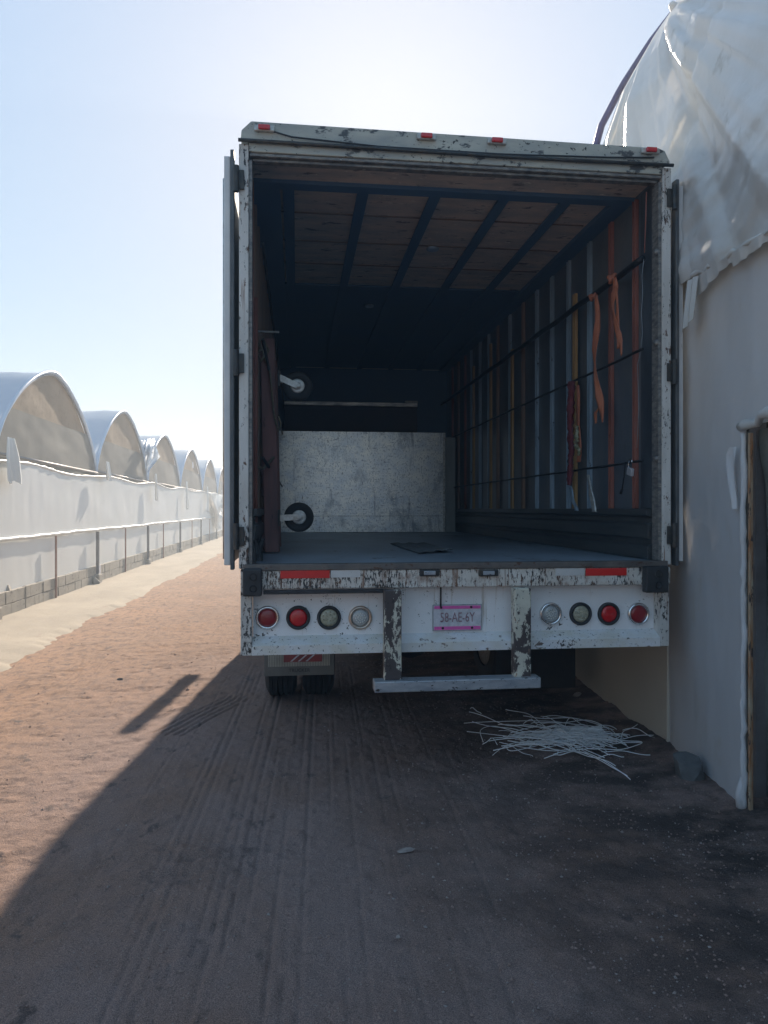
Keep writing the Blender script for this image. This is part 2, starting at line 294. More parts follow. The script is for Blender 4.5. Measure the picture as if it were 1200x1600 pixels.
# ================================================================ GROUND
def ground_mat():
    m = bpy.data.materials.new('volcanic_gravel_dirt'); m.use_nodes = True; n = m.node_tree; N = n.nodes; L = n.links; b = N['Principled BSDF']
    tc = N.new('ShaderNodeTexCoord'); sp = N.new('ShaderNodeSeparateXYZ'); L.new(tc.outputs['Object'], sp.inputs[0])
    def noise(s, det=5, rg=.6):
        mp = N.new('ShaderNodeMapping'); mp.inputs['Scale'].default_value = s; L.new(tc.outputs['Object'], mp.inputs[0])
        t = N.new('ShaderNodeTexNoise'); t.inputs['Scale'].default_value = 1; t.inputs['Detail'].default_value = det; t.inputs['Roughness'].default_value = rg; L.new(mp.outputs[0], t.inputs[0]); return t.outputs['Fac']
    def rmp(v, a, c, lo=0, hi=1):
        r = N.new('ShaderNodeMapRange'); r.inputs[1].default_value = a; r.inputs[2].default_value = c; r.inputs[3].default_value = lo; r.inputs[4].default_value = hi; L.new(v, r.inputs[0]); return r.outputs[0]
    def mul(a, b_):
        x = N.new('ShaderNodeMath'); x.operation = 'MULTIPLY'; L.new(a, x.inputs[0]); L.new(b_, x.inputs[1]); return x.outputs[0]
    def mix(f, a, c):
        x = N.new('ShaderNodeMix'); x.data_type = 'RGBA'; L.new(f, x.inputs[0])
        for k, q in ((6, a), (7, c)):
            if isinstance(q, tuple): x.inputs[k].default_value = (*q, 1)
            else: L.new(q, x.inputs[k])
        return x.outputs[2]
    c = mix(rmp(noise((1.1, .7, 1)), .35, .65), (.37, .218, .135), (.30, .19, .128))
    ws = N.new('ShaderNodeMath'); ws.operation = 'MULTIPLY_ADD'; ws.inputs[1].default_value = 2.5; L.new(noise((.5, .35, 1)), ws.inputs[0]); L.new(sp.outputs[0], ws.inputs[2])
    c = mix(rmp(ws.outputs[0], -1.8, 2.3), c, (.165, .105, .085))   # sunlit left and shaded right painted into the soil colour, light to dark
    c = mix(rmp(noise((11, 6, 9), 6, .72), .48, .60), c, (.19, .12, .09))
    # wheel-packed grey strip where trucks back in, damp stains toward the building painted darker as shade
    pk = mul(rmp(sp.outputs[0], -2.2, -.7), rmp(noise((.8, .5, 1)), .30, .55)); c = mix(mul(pk, rmp(sp.outputs[1], 9, 5)), c, (.255, .190, .175))
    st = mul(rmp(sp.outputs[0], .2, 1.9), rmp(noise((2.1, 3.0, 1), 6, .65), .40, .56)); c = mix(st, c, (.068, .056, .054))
    blk = rmp(noise((5, 3.5, 1), 6, .7), .60, .67); c = mix(blk, c, (.11, .085, .08))
    sub = mix(rmp(noise((260, 260, 260), 2, .5), .35, .65), (.45, .45, .45), (1.5, 1.45, 1.4))
    x = N.new('ShaderNodeMix'); x.data_type = 'RGBA'; x.blend_type = 'MULTIPLY'; x.inputs[0].default_value = .8; L.new(c, x.inputs[6]); L.new(sub, x.inputs[7]); c = x.outputs[2]
    v = N.new('ShaderNodeTexVoronoi'); v.inputs['Scale'].default_value = 70; L.new(tc.outputs['Object'], v.inputs['Vector'])
    wn = N.new('ShaderNodeSeparateColor'); L.new(v.outputs['Color'], wn.inputs[0])
    fleck = mul(rmp(v.outputs['Distance'], .26, .16), rmp(wn.outputs[0], .90, .91)); c = mix(fleck, c, (.30, .26, .24))
    L.new(c, b.inputs['Base Color']); b.inputs['Roughness'].default_value = .93; b.inputs['Specular IOR Level'].default_value = .25
    b1 = N.new('ShaderNodeBump'); b1.inputs['Strength'].default_value = .9; b1.inputs['Distance'].default_value = .012; L.new(noise((60, 60, 60), 6, .75), b1.inputs['Height'])
    L.new(b1.outputs[0], b.inputs['Normal']); return m
def lines(a, b, fine):
    return list(np.arange(a, b, fine))
gx = [-600, -200, -80, -40, -20, -12, -9, -7.5] + lines(-6.5, -4.2, .10) + lines(-4.2, -1.4, .018) + lines(-1.4, 1.3, .0095) + lines(1.3, 2.75, .016) + lines(2.8, 5, .15) + [6, 8, 12, 20, 40, 80, 200, 600]
gy = [-600, -200, -60, -20, -5, 0, 1] + lines(1.6, 5.5, .0145) + lines(5.5, 9.0, .022) + lines(9, 14, .06) + lines(14, 30, .25) + lines(30, 60, 1) + [70, 90, 120, 200, 400, 900]
GX, GY = np.meshgrid(np.array(gx), np.array(gy), indexing='ij')
near = np.clip((GY + 2) / 3, 0, 1) * np.clip((60 - GY) / 20, 0, 1) * np.clip((GX + 20) / 8, 0, 1) * np.clip((20 - GX) / 8, 0, 1)
GZ = .012 * fbm(GX * .9, GY * .7, 3) + .012 * fbm(GX * 3.1, GY * 2.4, 4, .5) * near + .007 * fbm(GX * 22, GY * 20, 2) * near
def stripes(d, per, wd): return np.clip((np.abs((d / per) % 1 - .5) * per - per / 2 + wd) / wd, 0, 1)
# straight tread grooves left by the twin wheels, curving lightly
cxx = -.20 + .035 * (GY - 5.5)
rl = np.random.default_rng(3)
offs = list(np.arange(-.36, .34, .056)) + [.42, .47, .55, .62, .66, .73, .80, .86, .93, 1.0, 1.07, -.52, -.6, -.72, 1.2, 1.26]
for k_, off in enumerate(offs):
    off += rl.normal(0, .006); d = GX - cxx - off 
    on = np.clip(.25 + (.5 if abs(off) < .35 else .05) + 2.4 * vn(GY * .9 + 13 * k_, GY * 0 + k_), 0, 1)
    GZ -= rl.uniform(.006, .013) * np.exp(-(d / .0072) ** 2) * on * np.clip(8 - GY, 0, 1) * (.45 + .9 * np.clip(vn(GY * 21 + k_ * 3, GX * 4) + .4, 0, 1)) * (1 if abs(off) < .36 else .6)
    GZ += .0015 * np.exp(-((d - .02) / .010) ** 2) * on * np.clip(8 - GY, 0, 1)
c_ = atG(335, 1345); GZ += .05 * fbm(GX * 8, GY * 16, 4, .6) * np.exp(-(((GX - c_.x) / .38) ** 2 + ((GY - c_.y) / .22) ** 2))
GZ += .010 * np.clip(fbm(GX * 7 + 3, GY * 6, 4, .6) - .16, 0, 1) * near * 2
GZ -= .010 * np.clip(fbm(GX * 5 + 9, GY * 9, 3, .6) - .22, 0, 1) * near * 2
# a diagonal set of tread marks left of the wheel
A = np.array([-.92, 5.35]); B = np.array([-.50, 6.35]); dr = (B - A) / np.linalg.norm(B - A); nn = np.array([-dr[1], dr[0]])
t = (GX - A[0]) * dr[0] + (GY - A[1]) * dr[1]; d = (GX - A[0]) * nn[0] + (GY - A[1]) * nn[1]
GZ -= .018 * stripes(d, .055, .014) * ((t > 0) & (t < 1.1)) * np.clip((.14 - np.abs(d)) / .03, 0, 1)
# arcs swung by turning wheels in the sunlit dirt
for cx_, cy_, r0, hw in ((-7.5, 9.2, 5.6, .22), (-8.2, 7.0, 6.1, .16), (1.5, 12.5, 4.2, .25), (-6.0, 3.0, 4.4, .2)):
    rr = np.hypot(GX - cx_, GY - cy_) - r0; msk = np.clip((hw - np.abs(rr)) / .05, 0, 1) * np.clip(.6 + 2.4 * fbm(GX * .8 + cx_, GY * .8, 2), 0, 1) * (GX < .2)
    GZ -= .009 * stripes(rr, .062, .012) * msk
# small heap of scraped gravel along the building's foot
GZ += .05 * np.clip((GX - 2.25) / .35, 0, 1) * (GX < 8) * (.6 + 1.2 * fbm(GX * 4, GY * 3, 2)) * near
np_ = (GX < -2.6) & (GX > -9); GZ = np.where(np_, GZ * .35 - .006, GZ)
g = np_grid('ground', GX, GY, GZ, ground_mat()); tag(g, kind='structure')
# pale strip of packed tepetate beside the block wall
M_path = mat('pale_gravel_path', (.36, .305, .235), (.29, .245, .19), (1.2, .6, 1), .95, chips=(((.30, .24, .19), (7, 3, 7), .60, .1), ((.22, .17, .14), (60, 60, 60), .66, .04)), bump=((40, .6, .012), (7, .4, .02)))
ys = np.concatenate([np.arange(-14, 3, .5), np.arange(3, 14, .05), np.arange(14, 62, .25)]); us = np.linspace(0, 1, 26)
YS, US = np.meshgrid(ys, us, indexing='ij')
edge = -2.93 + .16 * fbm(ys * .9, ys * 0 + 3, 4, .6) + .05 * fbm(ys * 7, ys * 0, 2) + .012 * (ys - 8)
edge = np.minimum(edge, -2.45); XS = -4.40 + (edge[:, None] + 4.40) * US
ZS = .030 + .016 * fbm(XS * 3, YS * 2, 3) - .045 * np.clip((US - .88) / .12, 0, 1)
p = np_grid('gravel_path', XS, YS, ZS, M_path); tag(p, kind='structure')
# loose pebbles, uncountable
ico = [(0, 0, 1), (.9, 0, .1), (-.2, .9, .2), (-.8, -.3, 0), (.2, -.85, .05), (.1, .1, -.8)]
icf = [(0, 1, 2), (0, 2, 3), (0, 3, 4), (0, 4, 1), (5, 2, 1), (5, 3, 2), (5, 4, 3), (5, 1, 4)]
mb = [MB(), MB()]
for i in range(9500):
    y = 1.9 + 9.5 * random.random() ** 1.6; x = random.uniform(-3.4, 2.5) if random.random() < .5 else random.gauss(1.6, .7)
    if x > 2.45 or x < -3.6: continue
    s_ = random.choice((.0025, .0035, .005, .007)) * random.uniform(.7, 1.3) * (1.0 if y < 5 else 1.1)
    if random.random() < .004: s_ *= 1.9
    if x < -1 and random.random() < .5: continue
    th = random.random() * 6.3; c_, q_ = math.cos(th), math.sin(th); sx, sy, sz = (random.uniform(.7, 1.4) for _ in range(3))
    z = float(.012 * fbm(x * .9, y * .7, 3) + .012 * fbm(x * 3.1, y * 2.4, 4, .5)) + s_ * .2 + .001
    mb[0 if random.random() < .78 else 1].add([((a * sx * c_ - b_ * sy * q_) * s_ + x, (a * sx * q_ + b_ * sy * c_) * s_ + y, c * sz * s_ * .7 + z) for a, b_, c in ico], icf)
M_peb = mat('dark_red_pebbles', (.20, .135, .115), (.32, .23, .20), (30, 30, 30), .9)
M_pebl = mat('pale_pebbles', (.34, .31, .29), (.24, .2, .19), (30, 30, 30), .85)
tag(mb[0].build('dark_gravel', M_peb, at=(0, 0, 0)), kind='stuff', label='dark reddish loose gravel scattered over the dirt yard', cat='gravel')
tag(mb[1].build('pale_gravel', M_pebl, at=(0, 0, 0)), kind='stuff', label='pale gravel grains scattered over the dirt yard', cat='gravel')

# ================================================================ TRUCK WITH BOX BODY
XL, XR, YR, YF = -.335, 2.287, 4.30, 11.0
ZF = 1.275; ZTL = 3.83
T = empty('box_truck', (.976, 4.3, 0), 'box truck with its rear doors open, chipped white paint and empty dark cargo hold', 'truck')
Yr = YR
# rear frame
for x in (XL, XR - .055): MB().box(x, x + .055, Yr, Yr + .11, 1.255, 3.70).build('rear_post', M_post, T, bevel=.004)
for x in (XL + .055, XR - .075): MB().box(x, x + .020, Yr + .012, Yr + .10, 1.28, 3.617).build('door_seal', M_seal, T, bevel=.003)
# header with chamfered outer corners and lower drip moulding
hp = [(XL + .05, 3.712), (XR - .06, 3.712), (XR - .01, 3.730), (XR - .045, 3.80), (XR - .09, 3.815), (XL + .07, 3.83), (XL + .015, 3.775), (XL + .01, 3.722)]
m_ = MB(); m_.prism(hp, Yr - .01, Yr + .14, lambda u, v, d: (u, d, v)); m_.build('header_beam', M_header, T, bevel=.005)
m_ = MB(); m_.tube([(XL - .002, Yr - .020, 3.712), (.3, Yr - .02, 3.708), (1.2, Yr - .020, 3.702), (XR + .004, Yr - .020, 3.708)], .011, 8); m_.build('drip_rail', M_hinge, T, smooth=True)
m_ = MB(); m_.box(XL + .057, XR - .057, Yr - .004, Yr + .10, 3.657, 3.709); m_.build('inner_header', M_header, T, bevel=.005)
m_ = MB(); m_.box(XL + .06, XR - .06, Yr + .006, Yr + .09, 3.636, 3.655).box(XL + .075, XR - .075, Yr + .03, Yr + .08, 3.618, 3.634); m_.build('header_seal', M_seal, T, bevel=.004)
m_ = MB(); m_.tube([(XL + .12, Yr - .02, 3.79), (XL + .3, Yr - .022, 3.745), (XL + .8, Yr - .02, 3.72), (1.2, Yr - .022, 3.715), (1.9, Yr - .02, 3.735), (XR - .12, Yr - .02, 3.75)], .005, 6); m_.build('light_wire', M_black, T, smooth=True)
# shell
m_ = MB(); m_.box(XL + .005, XL + .022, Yr + .112, YF, 1.19, 3.757).box(XR - .022, XR - .005, Yr + .112, YF, 1.19, 3.757).box(XL + .022, XR - .022, YF - .018, YF - .002, 1.19, 3.762)
m_.build('outer_skin', M_skin, T)
m_ = MB(); NR = 14
pr = [(XL + .01 + (XR - XL - .02) * i / NR, 3.765 + .045 * math.sin(math.pi * i / NR) + (.0 if 0 < i < NR else -.05)) for i in range(NR + 1)]
m_.prism(pr + [(u, v - .02) for u, v in reversed(pr)], Yr + .142, YF, lambda u, v, d: (u, d, v)); m_.build('roof_sheet', M_skin, T)
m_ = MB(); n_ = 60; tp = []
for i in range(n_ + 1):
    x = XL + .07 + (XR - XL - .16) * i / n_; tp.append((x, Yr + .03, 3.832 - .006 * i / n_ * 2.2 + random.uniform(-.004, .007)))
m_.tube(tp, .008, 6); m_.build('roof_trim', M_roofedge, T, smooth=True)
# interior
m_ = MB(); m_.box(XL + .024, XL + .034, Yr + .112, YF - .03, ZF, 3.69); m_.build('left_lining', M_inflare, T)
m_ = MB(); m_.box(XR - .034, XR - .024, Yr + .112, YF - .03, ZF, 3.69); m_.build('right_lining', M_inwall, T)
m_ = MB(); m_.box(XL + .036, XR - .036, YF - .045, YF - .025, ZF, 3.69); m_.build('front_lining', M_inflare, T)
m_ = MB(); m_.box(XL + .024, XR - .024, Yr + .05, YF - .024, 1.235, ZF); m_.build('cargo_floor', M_floor, T)
m_ = MB(); m_.box(XL + .03, XR - .03, Yr - .02, Yr + .05, 1.243, ZF + .006); m_.build('floor_edge', mat('worn_floor_edge', (.12, .11, .105), (.20, .17, .15), (9, 9, 9), .55, .4, chips=((RUST, (14, 30, 30), .58, .06),)), T, bevel=.004)
# ceiling: header board, cross beam, plywood bay by bay with dark lengthwise strips, bare sheet beyond
ZC = 3.715
def cbay(y0, y1): b_ = MB(); b_.box(XL + .04, XR - .04, y0, y1, ZC, ZC + .014); return b_
ybs = [4.82, 5.28, 5.83, 6.36, 6.94]
m_ = MB(); m_.box(XL + .04, XR - .04, Yr + .142, 4.70, ZC - .03, ZC - .016); m_.build('ceiling_board', M_ply, T)
for a, b_ in zip(ybs[:-1], ybs[1:]):
    cbay(a + .011, b_ - .011).build('ceiling_board', M_ply, T)
for y in ybs[1:-1]: MB().box(XL + .23, XR - .17, y - .005, y + .005, ZC - .008, ZC - .0005).build('ceiling_batten', M_studb, T)
m_ = MB(); m_.box(XL + .04, XR - .04, 4.70, 4.80, ZC - .055, ZC + .014); m_.build('ceiling_cross_beam', M_inflare, T, bevel=.004)
m_ = MB(); m_.box(XL + .04, XR - .04, 6.95, YF - .024, ZC - .01, ZC + .014); m_.build('bare_ceiling', M_inflare, T)
for x in (-.06, .43, .915, 1.385, 1.82):
    m_ = MB(); m_.box(x - .038, x + .038, 4.802, YF - .05, ZC - .030, ZC - .012); m_.build('ceiling_strip', M_inflare, T, bevel=.003)
m_ = MB(); m_.box(XR - .16, XR - .036, 4.802, YF - .05, ZC - .05, ZC - .012).box(XL + .036, XL + .22, 4.802, YF - .05, ZC - .05, ZC - .012); m_.build('roof_cove', M_inflare, T)
for px_, py_ in ((676, 388), (577, 477)):
    q = 2.1; d_ = FPX * (ZC - .02 - EYE) / (795 - py_); xc = (px_ - 600) / FPX * d_
    c = Vector((xc * math.cos(YAW) + d_ * math.sin(YAW), -xc * math.sin(YAW) + d_ * math.cos(YAW), ZC - .02))
    m_ = MB(); m_.lathe(c, (0, 0, -1), [(0, .05), (.012, .05), (.02, .035), (.022, .001)], 18); m_.build('ceiling_lamp', M_studg, T, smooth=True)
# kick plate of stacked ribs, right and left
prf = [(2.20, 1.28), (2.20, 1.36), (2.225, 1.375), (2.225, 1.40), (2.20, 1.415), (2.20, 1.50), (2.228, 1.515), (2.228, 1.545), (2.19, 1.56), (2.19, 1.60), (2.25, 1.60), (2.25, 1.28)]
m_ = MB(); m_.prism(prf, Yr + .13, YF - .06, lambda u, v, d: (u, d, v)); m_.build('kick_plate', M_kick, T, bevel=.003)
m_ = MB(); m_.prism([(XL + XR - u, v) for u, v in reversed(prf)], Yr + .13, YF - .06, lambda u, v, d: (u, d, v)); m_.build('kick_plate', M_kick, T, bevel=.003)
# studs
def stud(y, side=1, z0=1.6, mt=M_studg, wd=.055):
    x1 = XR - .036 if side > 0 else XL + .036; s = side; b_ = MB()
    jy = random.uniform(-.004, .004); y += jy
    b_.box(x1 - s * .001, x1 - s * .026, y - wd / 2, y - wd / 2 + .009, z0, ZC - .06)
    b_.box(x1 - s * .002, x1 - s * .008, y - wd / 2 + .009, y + wd / 2 - .009, z0, ZC - .06)
    b_.box(x1 - s * .001, x1 - s * .026, y + wd / 2 - .009, y + wd / 2, z0, ZC - .06)
    b_.box(x1 - s * .020, x1 - s * .026, y - wd / 2 + .009, y - wd / 2 + .018, z0, ZC - .06)
    return b_.build('stud', mt, T, bevel=.002)
ry = [4.68, 5.06, 5.45, 5.89, 6.30, 6.71, 7.13, 7.60, 8.07, 8.47, 8.88, 9.34, 9.69, 10.1, 10.5]
rm = [M_studr, M_studr, M_studg, M_studg, M_studg, M_studg, M_studb, M_studg, M_studb, M_studg, M_studg, M_studg, M_studr, M_studb, M_studr]
for y, mt in zip(ry, rm): stud(y, 1, 1.602, mt, .048 if mt is M_studr else .055)
for y, mt in zip(ry[::1], [M_studr] + [M_studb] * 14): stud(y, -1, 1.602, mt)
for y, zt in ((5.68, 3.32), (7.42, 3.25), (8.27, 3.5), (9.1, 3.4)):
    m_ = MB(); m_.box(XR - .090, XR - .066, y - .028, y + .028, 1.602, zt); m_.build('wood_slat', M_slat, T, bevel=.002)
# lining sheet beside the post
m_ = MB(); m_.box(XR - .05, XR - .036, Yr + .125, 4.60, 1.602, 3.66); m_.build('lining_sheet', mat('grey_lining_sheet', (.10, .12, .14), (.05, .06, .075), (5, 4, 1.2), .4, .2, chips=(((.2, .21, .22), (9, 9, 2), .66, .08),), bump=((7, .4, .01),)), T)
# tie rails
def rail(z, r, sag, x=2.155):
    pts = [(x, Yr + .11, z)]; n = 40
    for i in range(n + 1):
        y = 4.55 + (YF - .1 - 4.55) * i / n; pts.append((x, y, z - sag * abs(math.sin(i * .55)) + random.uniform(-.002, .002)))
    m_ = MB(); m_.tube(pts, r, 8); return m_.build('tie_rail', M_rail, T, smooth=True)
rail(3.175, .021, .010); rail(2.605, .0095, .006); rail(1.902, .0085, .004)
rails_l = MB()
for z in (3.175, 2.605, 1.902):
    m_ = MB(); m_.tube([(-.205, Yr + .13, z), (-.205, YF - .1, z)], .010, 8); m_.build('tie_rail', M_rail, T, smooth=True)
for z in (2.63, 1.91, 3.19):
    m_ = MB(); m_.lathe((XR - .075, Yr + .035, z), (-1, -.3, 0), [(0, .022), (.012, .02), (.018, .008), (.02, .001)], 12); m_.build('rail_bolt', M_seal, T, smooth=True)
# sill beam and tail panel
zs0, zs1 = 1.135, 1.242
m_ = MB(); m_.box(XL + .03, XR - .01, Yr - .012, Yr + .10, zs0, zs1); m_.build('sill_beam', M_sill, T, bevel=.006)
m_ = MB(); m_.box(XL + .14, .52, Yr - .03, Yr + .01, 1.108, 1.130); m_.build('sill_angle', M_black, T, bevel=.003)
zb0, zb1 = .755, 1.132
m_ = MB(); m_.box(XL + .075, XR - .075, Yr + .075, Yr + .085, zb0 + .04, zb1); m_.build('tail_panel', M_panel, T)
# framing lip round the recess
m_ = MB(); m_.box(XL + .01, XL + .073, Yr - .006, Yr + .09, zb0, 1.252); m_.build('end_post', M_post, T, bevel=.004)
m_ = MB(); m_.box(XR - .073, XR - .015, Yr - .006, Yr + .09, zb0, zb1); m_.build('end_post', M_post, T, bevel=.004)
lp = [(Yr - .008, zb0), (Yr - .008, zb0 + .055), (Yr + .002, zb0 + .060), (Yr + .075, zb0 + .098), (Yr + .075, zb0)]
m_ = MB(); m_.prism(lp, XL + .0735, XR - .0735, lambda u, v, d: (d, u, v)); m_.build('tail_ledge', M_ledge, T, bevel=.002)
# reflective tape
def rect(px0, px1, py0, py1, name, mt, Y=Yr - .0145, th=.002):
    a = atY(px0, py0, Y); b_ = atY(px1, py1, Y); q = MB(); q.box(a.x, b_.x, Y - th / 2, Y + th / 2, b_.z, a.z); return q.build(name, mt, T)
rect(438, 515, 891, 903, 'red_tape', M_tapeR); rect(517, 563, 891, 902, 'silver_tape', M_tapeW)
rect(915, 979, 888, 899, 'red_tape', M_tapeR); rect(868, 913, 888, 899, 'silver_tape', M_tapeW)
# dock bumpers with two holes each
for px0, px1, py0, py1 in ((379, 409, 889, 932), (1009, 1045, 885, 926)):
    a = atY(px0, py0, Yr - .07); b_ = atY(px1, py1, Yr - .07); cx_ = (a.x + b_.x) / 2
    m_ = MB(); m_.box(a.x, b_.x, Yr - .075, Yr - .015, b_.z, a.z); o = m_.build('dock_bumper', M_black, T, bevel=.010)
    for k in (.3, .72):
        z = a.z + (b_.z - a.z) * k
        m_ = MB(); m_.lathe((cx_ + .005, Yr - .0755, z), (0, -1, 0), [(-.001, .023), (.005, .022), (.006, .017), (-.0005, .015), (-.0006, .0001)], 20); m_.build('bolt_recess', M_under if k == .3 else M_rail, o, smooth=True)
# small sill lamps
for px_ in (671, 763):
    c = atY(px_, 895, Yr - .02); m_ = MB(); m_.box(c.x - .06, c.x + .06, Yr - .03, Yr - .012, c.z - .02, c.z + .02); o = m_.build('sill_lamp', M_hinge, T, bevel=.006)
    m_ = MB(); m_.box(c.x - .035, c.x + .035, Yr - .038, Yr - .03, c.z - .012, c.z + .012); m_.build('lamp_lens', M_bar, o, bevel=.004)
# clearance lights
for px_, py_ in ((413, 201), (666, 214), (776, 221), (1016, 236)):
    c = atY(px_, py_, Yr - .02); m_ = MB(); m_.box(c.x - .058, c.x + .058, Yr - .03, Yr - .0105, c.z - .018, c.z + .018); o = m_.build('clearance_light', M_galv, T, bevel=.006)
    m_ = MB(); m_.box(c.x - .034, c.x + .034, Yr - .048, Yr - .0305, c.z - .014, c.z + .014); m_.build('light_lens', M_redb, o, bevel=.006)
# round tail lights
def tail(px_, py_, lens, bez, kind):
    c = atY(px_, py_, Yr + .07); Y0 = Yr + .0745
    m_ = MB(); m_.lathe((c.x, Y0, c.z), (0, -1, 0), [(0, .071), (.012, .071), (.02, .066), (.022, .060), (.018, .053), (.004, .052)], 40)
    o = m_.build('tail_light', bez, T, smooth=True)
    m_ = MB(); rr = .0525 if kind != 'led' else .050
    m_.lathe((c.x, Y0, c.z), (0, -1, 0), [(.006, rr), (.014, rr - .004), (.018, rr - .015), (.020, .02), (.021, .0002)], 36); m_.build('lens', lens, o, smooth=True)
    if kind in ('led', 'amb'):
        for rad, k in ((.028, 12), (.014, 7), (0, 1)) if kind == 'led' else ((.036, 9), (.018, 5)):
            for i in range(k):
                th = 6.283 * i / k; m_ = MB(); s_ = .0045 if kind == 'led' else .006
                if i == 0: mm = MB()
                mm.lathe((c.x + rad * math.cos(th), Y0 - .0207, c.z + rad * math.sin(th)), (0, -1, 0), [(0, s_), (.004, s_ * .8), (.0055, .0002)], 8)
            mm.build('bulb_ring', M_led if kind == 'led' else M_amb, o, smooth=True)
    if bez in (M_chrome, M_copper):
        for a in (.6, 3.6): MB().lathe((c.x + .066 * math.cos(a), Y0 - .014, c.z + .066 * math.sin(a)), (0, -1, 0), [(0, .006), (.006, .005), (.007, .0002)], 8).build('screw', M_galv, o, smooth=True)
    return o
for px_, lens, bez, kind in ((418, M_red, M_chrome, 'r'), (466, M_redb, M_black, 'r'), (514, M_amb, M_black, 'amb'), (563, M_clear, M_copper, 'led'),
                             (860, M_clear, M_chrome, 'led'), (907, M_amb, M_black, 'amb'), (951, M_redb, M_black, 'r'), (997, M_red, M_chrome, 'r')):
    tail(px_, 965 if px_ < 700 else 959, lens, bez, kind)
# licence plate
a = atY(676, 945, Yr + .06); b_ = atY(753, 985, Yr + .06); pc = (a + b_) / 2; hw, hh = (b_.x - a.x) / 2, (a.z - b_.z) / 2; yp = Yr + .062
m_ = MB(); m_.box(a.x, b_.x, yp, yp + .008, b_.z, a.z); LP = m_.build('licence_plate', M_plframe, T, bevel=.003)
m_ = MB(); m_.box(a.x + .006, b_.x - .006, yp - .002, yp - .0005, b_.z + .006, a.z - .006); m_.build('plate_face', M_platew, LP)
for z0, z1 in ((a.z - .026, a.z - .008), (b_.z + .008, b_.z + .028)):
    m_ = MB(); m_.box(a.x + .009, b_.x - .009, yp - .004, yp - .0025, z0, z1); m_.build('plate_band', M_pink, LP)
text_mesh('plate_number', '58-AE-6Y', .083, (pc.x, yp - .0035, pc.z), M_ink, LP, sx=.66)
for dx, z in ((-.10, a.z - .017), (.085, a.z - .017), (-.09, b_.z + .018), (.09, b_.z + .018)):
    m_ = MB(); m_.lathe((pc.x + dx, yp - .003, z), (0, -1, 0), [(0, .008), (.004, .007), (.005, .0003)], 10); m_.build('plate_bolt', M_under, LP)
m_ = MB(); m_.box(pc.x - .108, pc.x - .098, yp - .009, yp - .005, a.z - .012, 1.128); m_.build('plate_strap', M_under, T)
# crash guard
for px0, px1 in ((601, 628), (805, 831)):
    a = atY(px0, 925, Yr - .10); b_ = atY(px1, 1062, Yr - .10)
    m_ = MB(); m_.box(a.x, b_.x, Yr - .09, Yr - .014, b_.z - .005, 1.131); m_.build('guard_upright', M_guard, T, bevel=.006)
a = atY(585, 1065, Yr - .12); b_ = atY(845, 1083, Yr - .12)
m_ = MB(); m_.box(a.x, b_.x, Yr - .125, Yr - .02, a.z - .065, a.z - .002); m_.build('guard_bar', M_bar, T, bevel=.006)
# doors folded back along the sides, with hinges
def door(side):
    x0 = XL if side < 0 else XR; s = side; z1 = 3.63 if side < 0 else 3.60
    m_ = MB(); m_.box(x0 + s * .050, x0 + s * .085, Yr + .01, Yr + 1.27, 1.275, z1); d_ = m_.build('rear_door', M_door, T, bevel=.004)
    m_ = MB(); m_.box(x0 + s * .026, x0 + s * .048, Yr - .012, Yr + .045, 1.25, z1 + .03).box(x0 + s * .026, x0 + s * .048, Yr + 1.2, Yr + 1.26, 1.25, z1 + .03); m_.build('door_frame', M_dframe, d_, bevel=.004)
    m_ = MB(); m_.tube([(x0 + s * .097, Yr + .2, 1.3), (x0 + s * .097, Yr + .2, z1 - .05)], .014, 8); m_.build('lock_rod', M_galv, d_, smooth=True)
    for py_ in ((282, 568, 838) if side < 0 else (310, 582, 836)):
        z = atY(378 if side < 0 else 1045, py_, Yr).z
        m_ = MB(); m_.tube([(x0 + s * .014, Yr - .02, z - .075), (x0 + s * .014, Yr - .02, z + .075)], .017, 10).box(x0 - s * .03, x0 + s * .024, Yr - .016, Yr - .003, z - .055, z + .055)
        m_.build('hinge', M_hinge, d_, bevel=.002)
door(-1); door(1)
# chassis, axle, wheels
m_ = MB(); m_.box(.42, .52, Yr + .35, 13.0, .82, 1.12).box(1.43, 1.53, Yr + .35, 13.0, .82, 1.12); m_.build('chassis_rail', M_under, T)
m_ = MB()
for y in np.arange(Yr + .35, YF, .45): m_.box(XL + .05, XR - .05, y, y + .06, 1.121, 1.19)
m_.build('cross_members', M_under, T)
m_ = MB(); m_.tube([(-.2, 6.45, .50), (2.15, 6.45, .50)], .07, 12); m_.lathe((.976, 6.45, .50), (0, 1, 0), [(-.24, .001), (-.2, .12), (-.1, .2), (.1, .2), (.2, .12), (.24, .001)], 20); m_.build('rear_axle', M_under, T, smooth=True)
MB().box(.33, 1.62, 7.4, 8.0, .30, 1.115).build('underbody_blocker', M_under, T, bevel=.02)  # added dark box that blocks sun and view under the chassis
m_ = MB(); m_.tube([(.60, 5.2, .78), (.62, 6.3, .62), (.6, 6.9, .55)], .05, 8).tube([(1.35, 5.2, .78), (1.35, 6.9, .55)], .05, 8).box(.7, 1.25, 5.0, 5.5, .66, .98); m_.build('suspension', M_under, T, bevel=.01)
m_ = MB(); m_.tube([(.2, Yr + .3, .78), (.5, Yr + .4, .72), (.55, Yr + .9, .60), (.9, Yr + 1.2, .68), (1.5, Yr + .5, .80)], .008, 6).tube([(1.0, Yr + .3, .76), (1.2, Yr + .3, .70), (1.5, Yr + .4, .74), (1.8, Yr + .3, .80)], .006, 6); m_.build('brake_hose', M_rail, T, smooth=True)
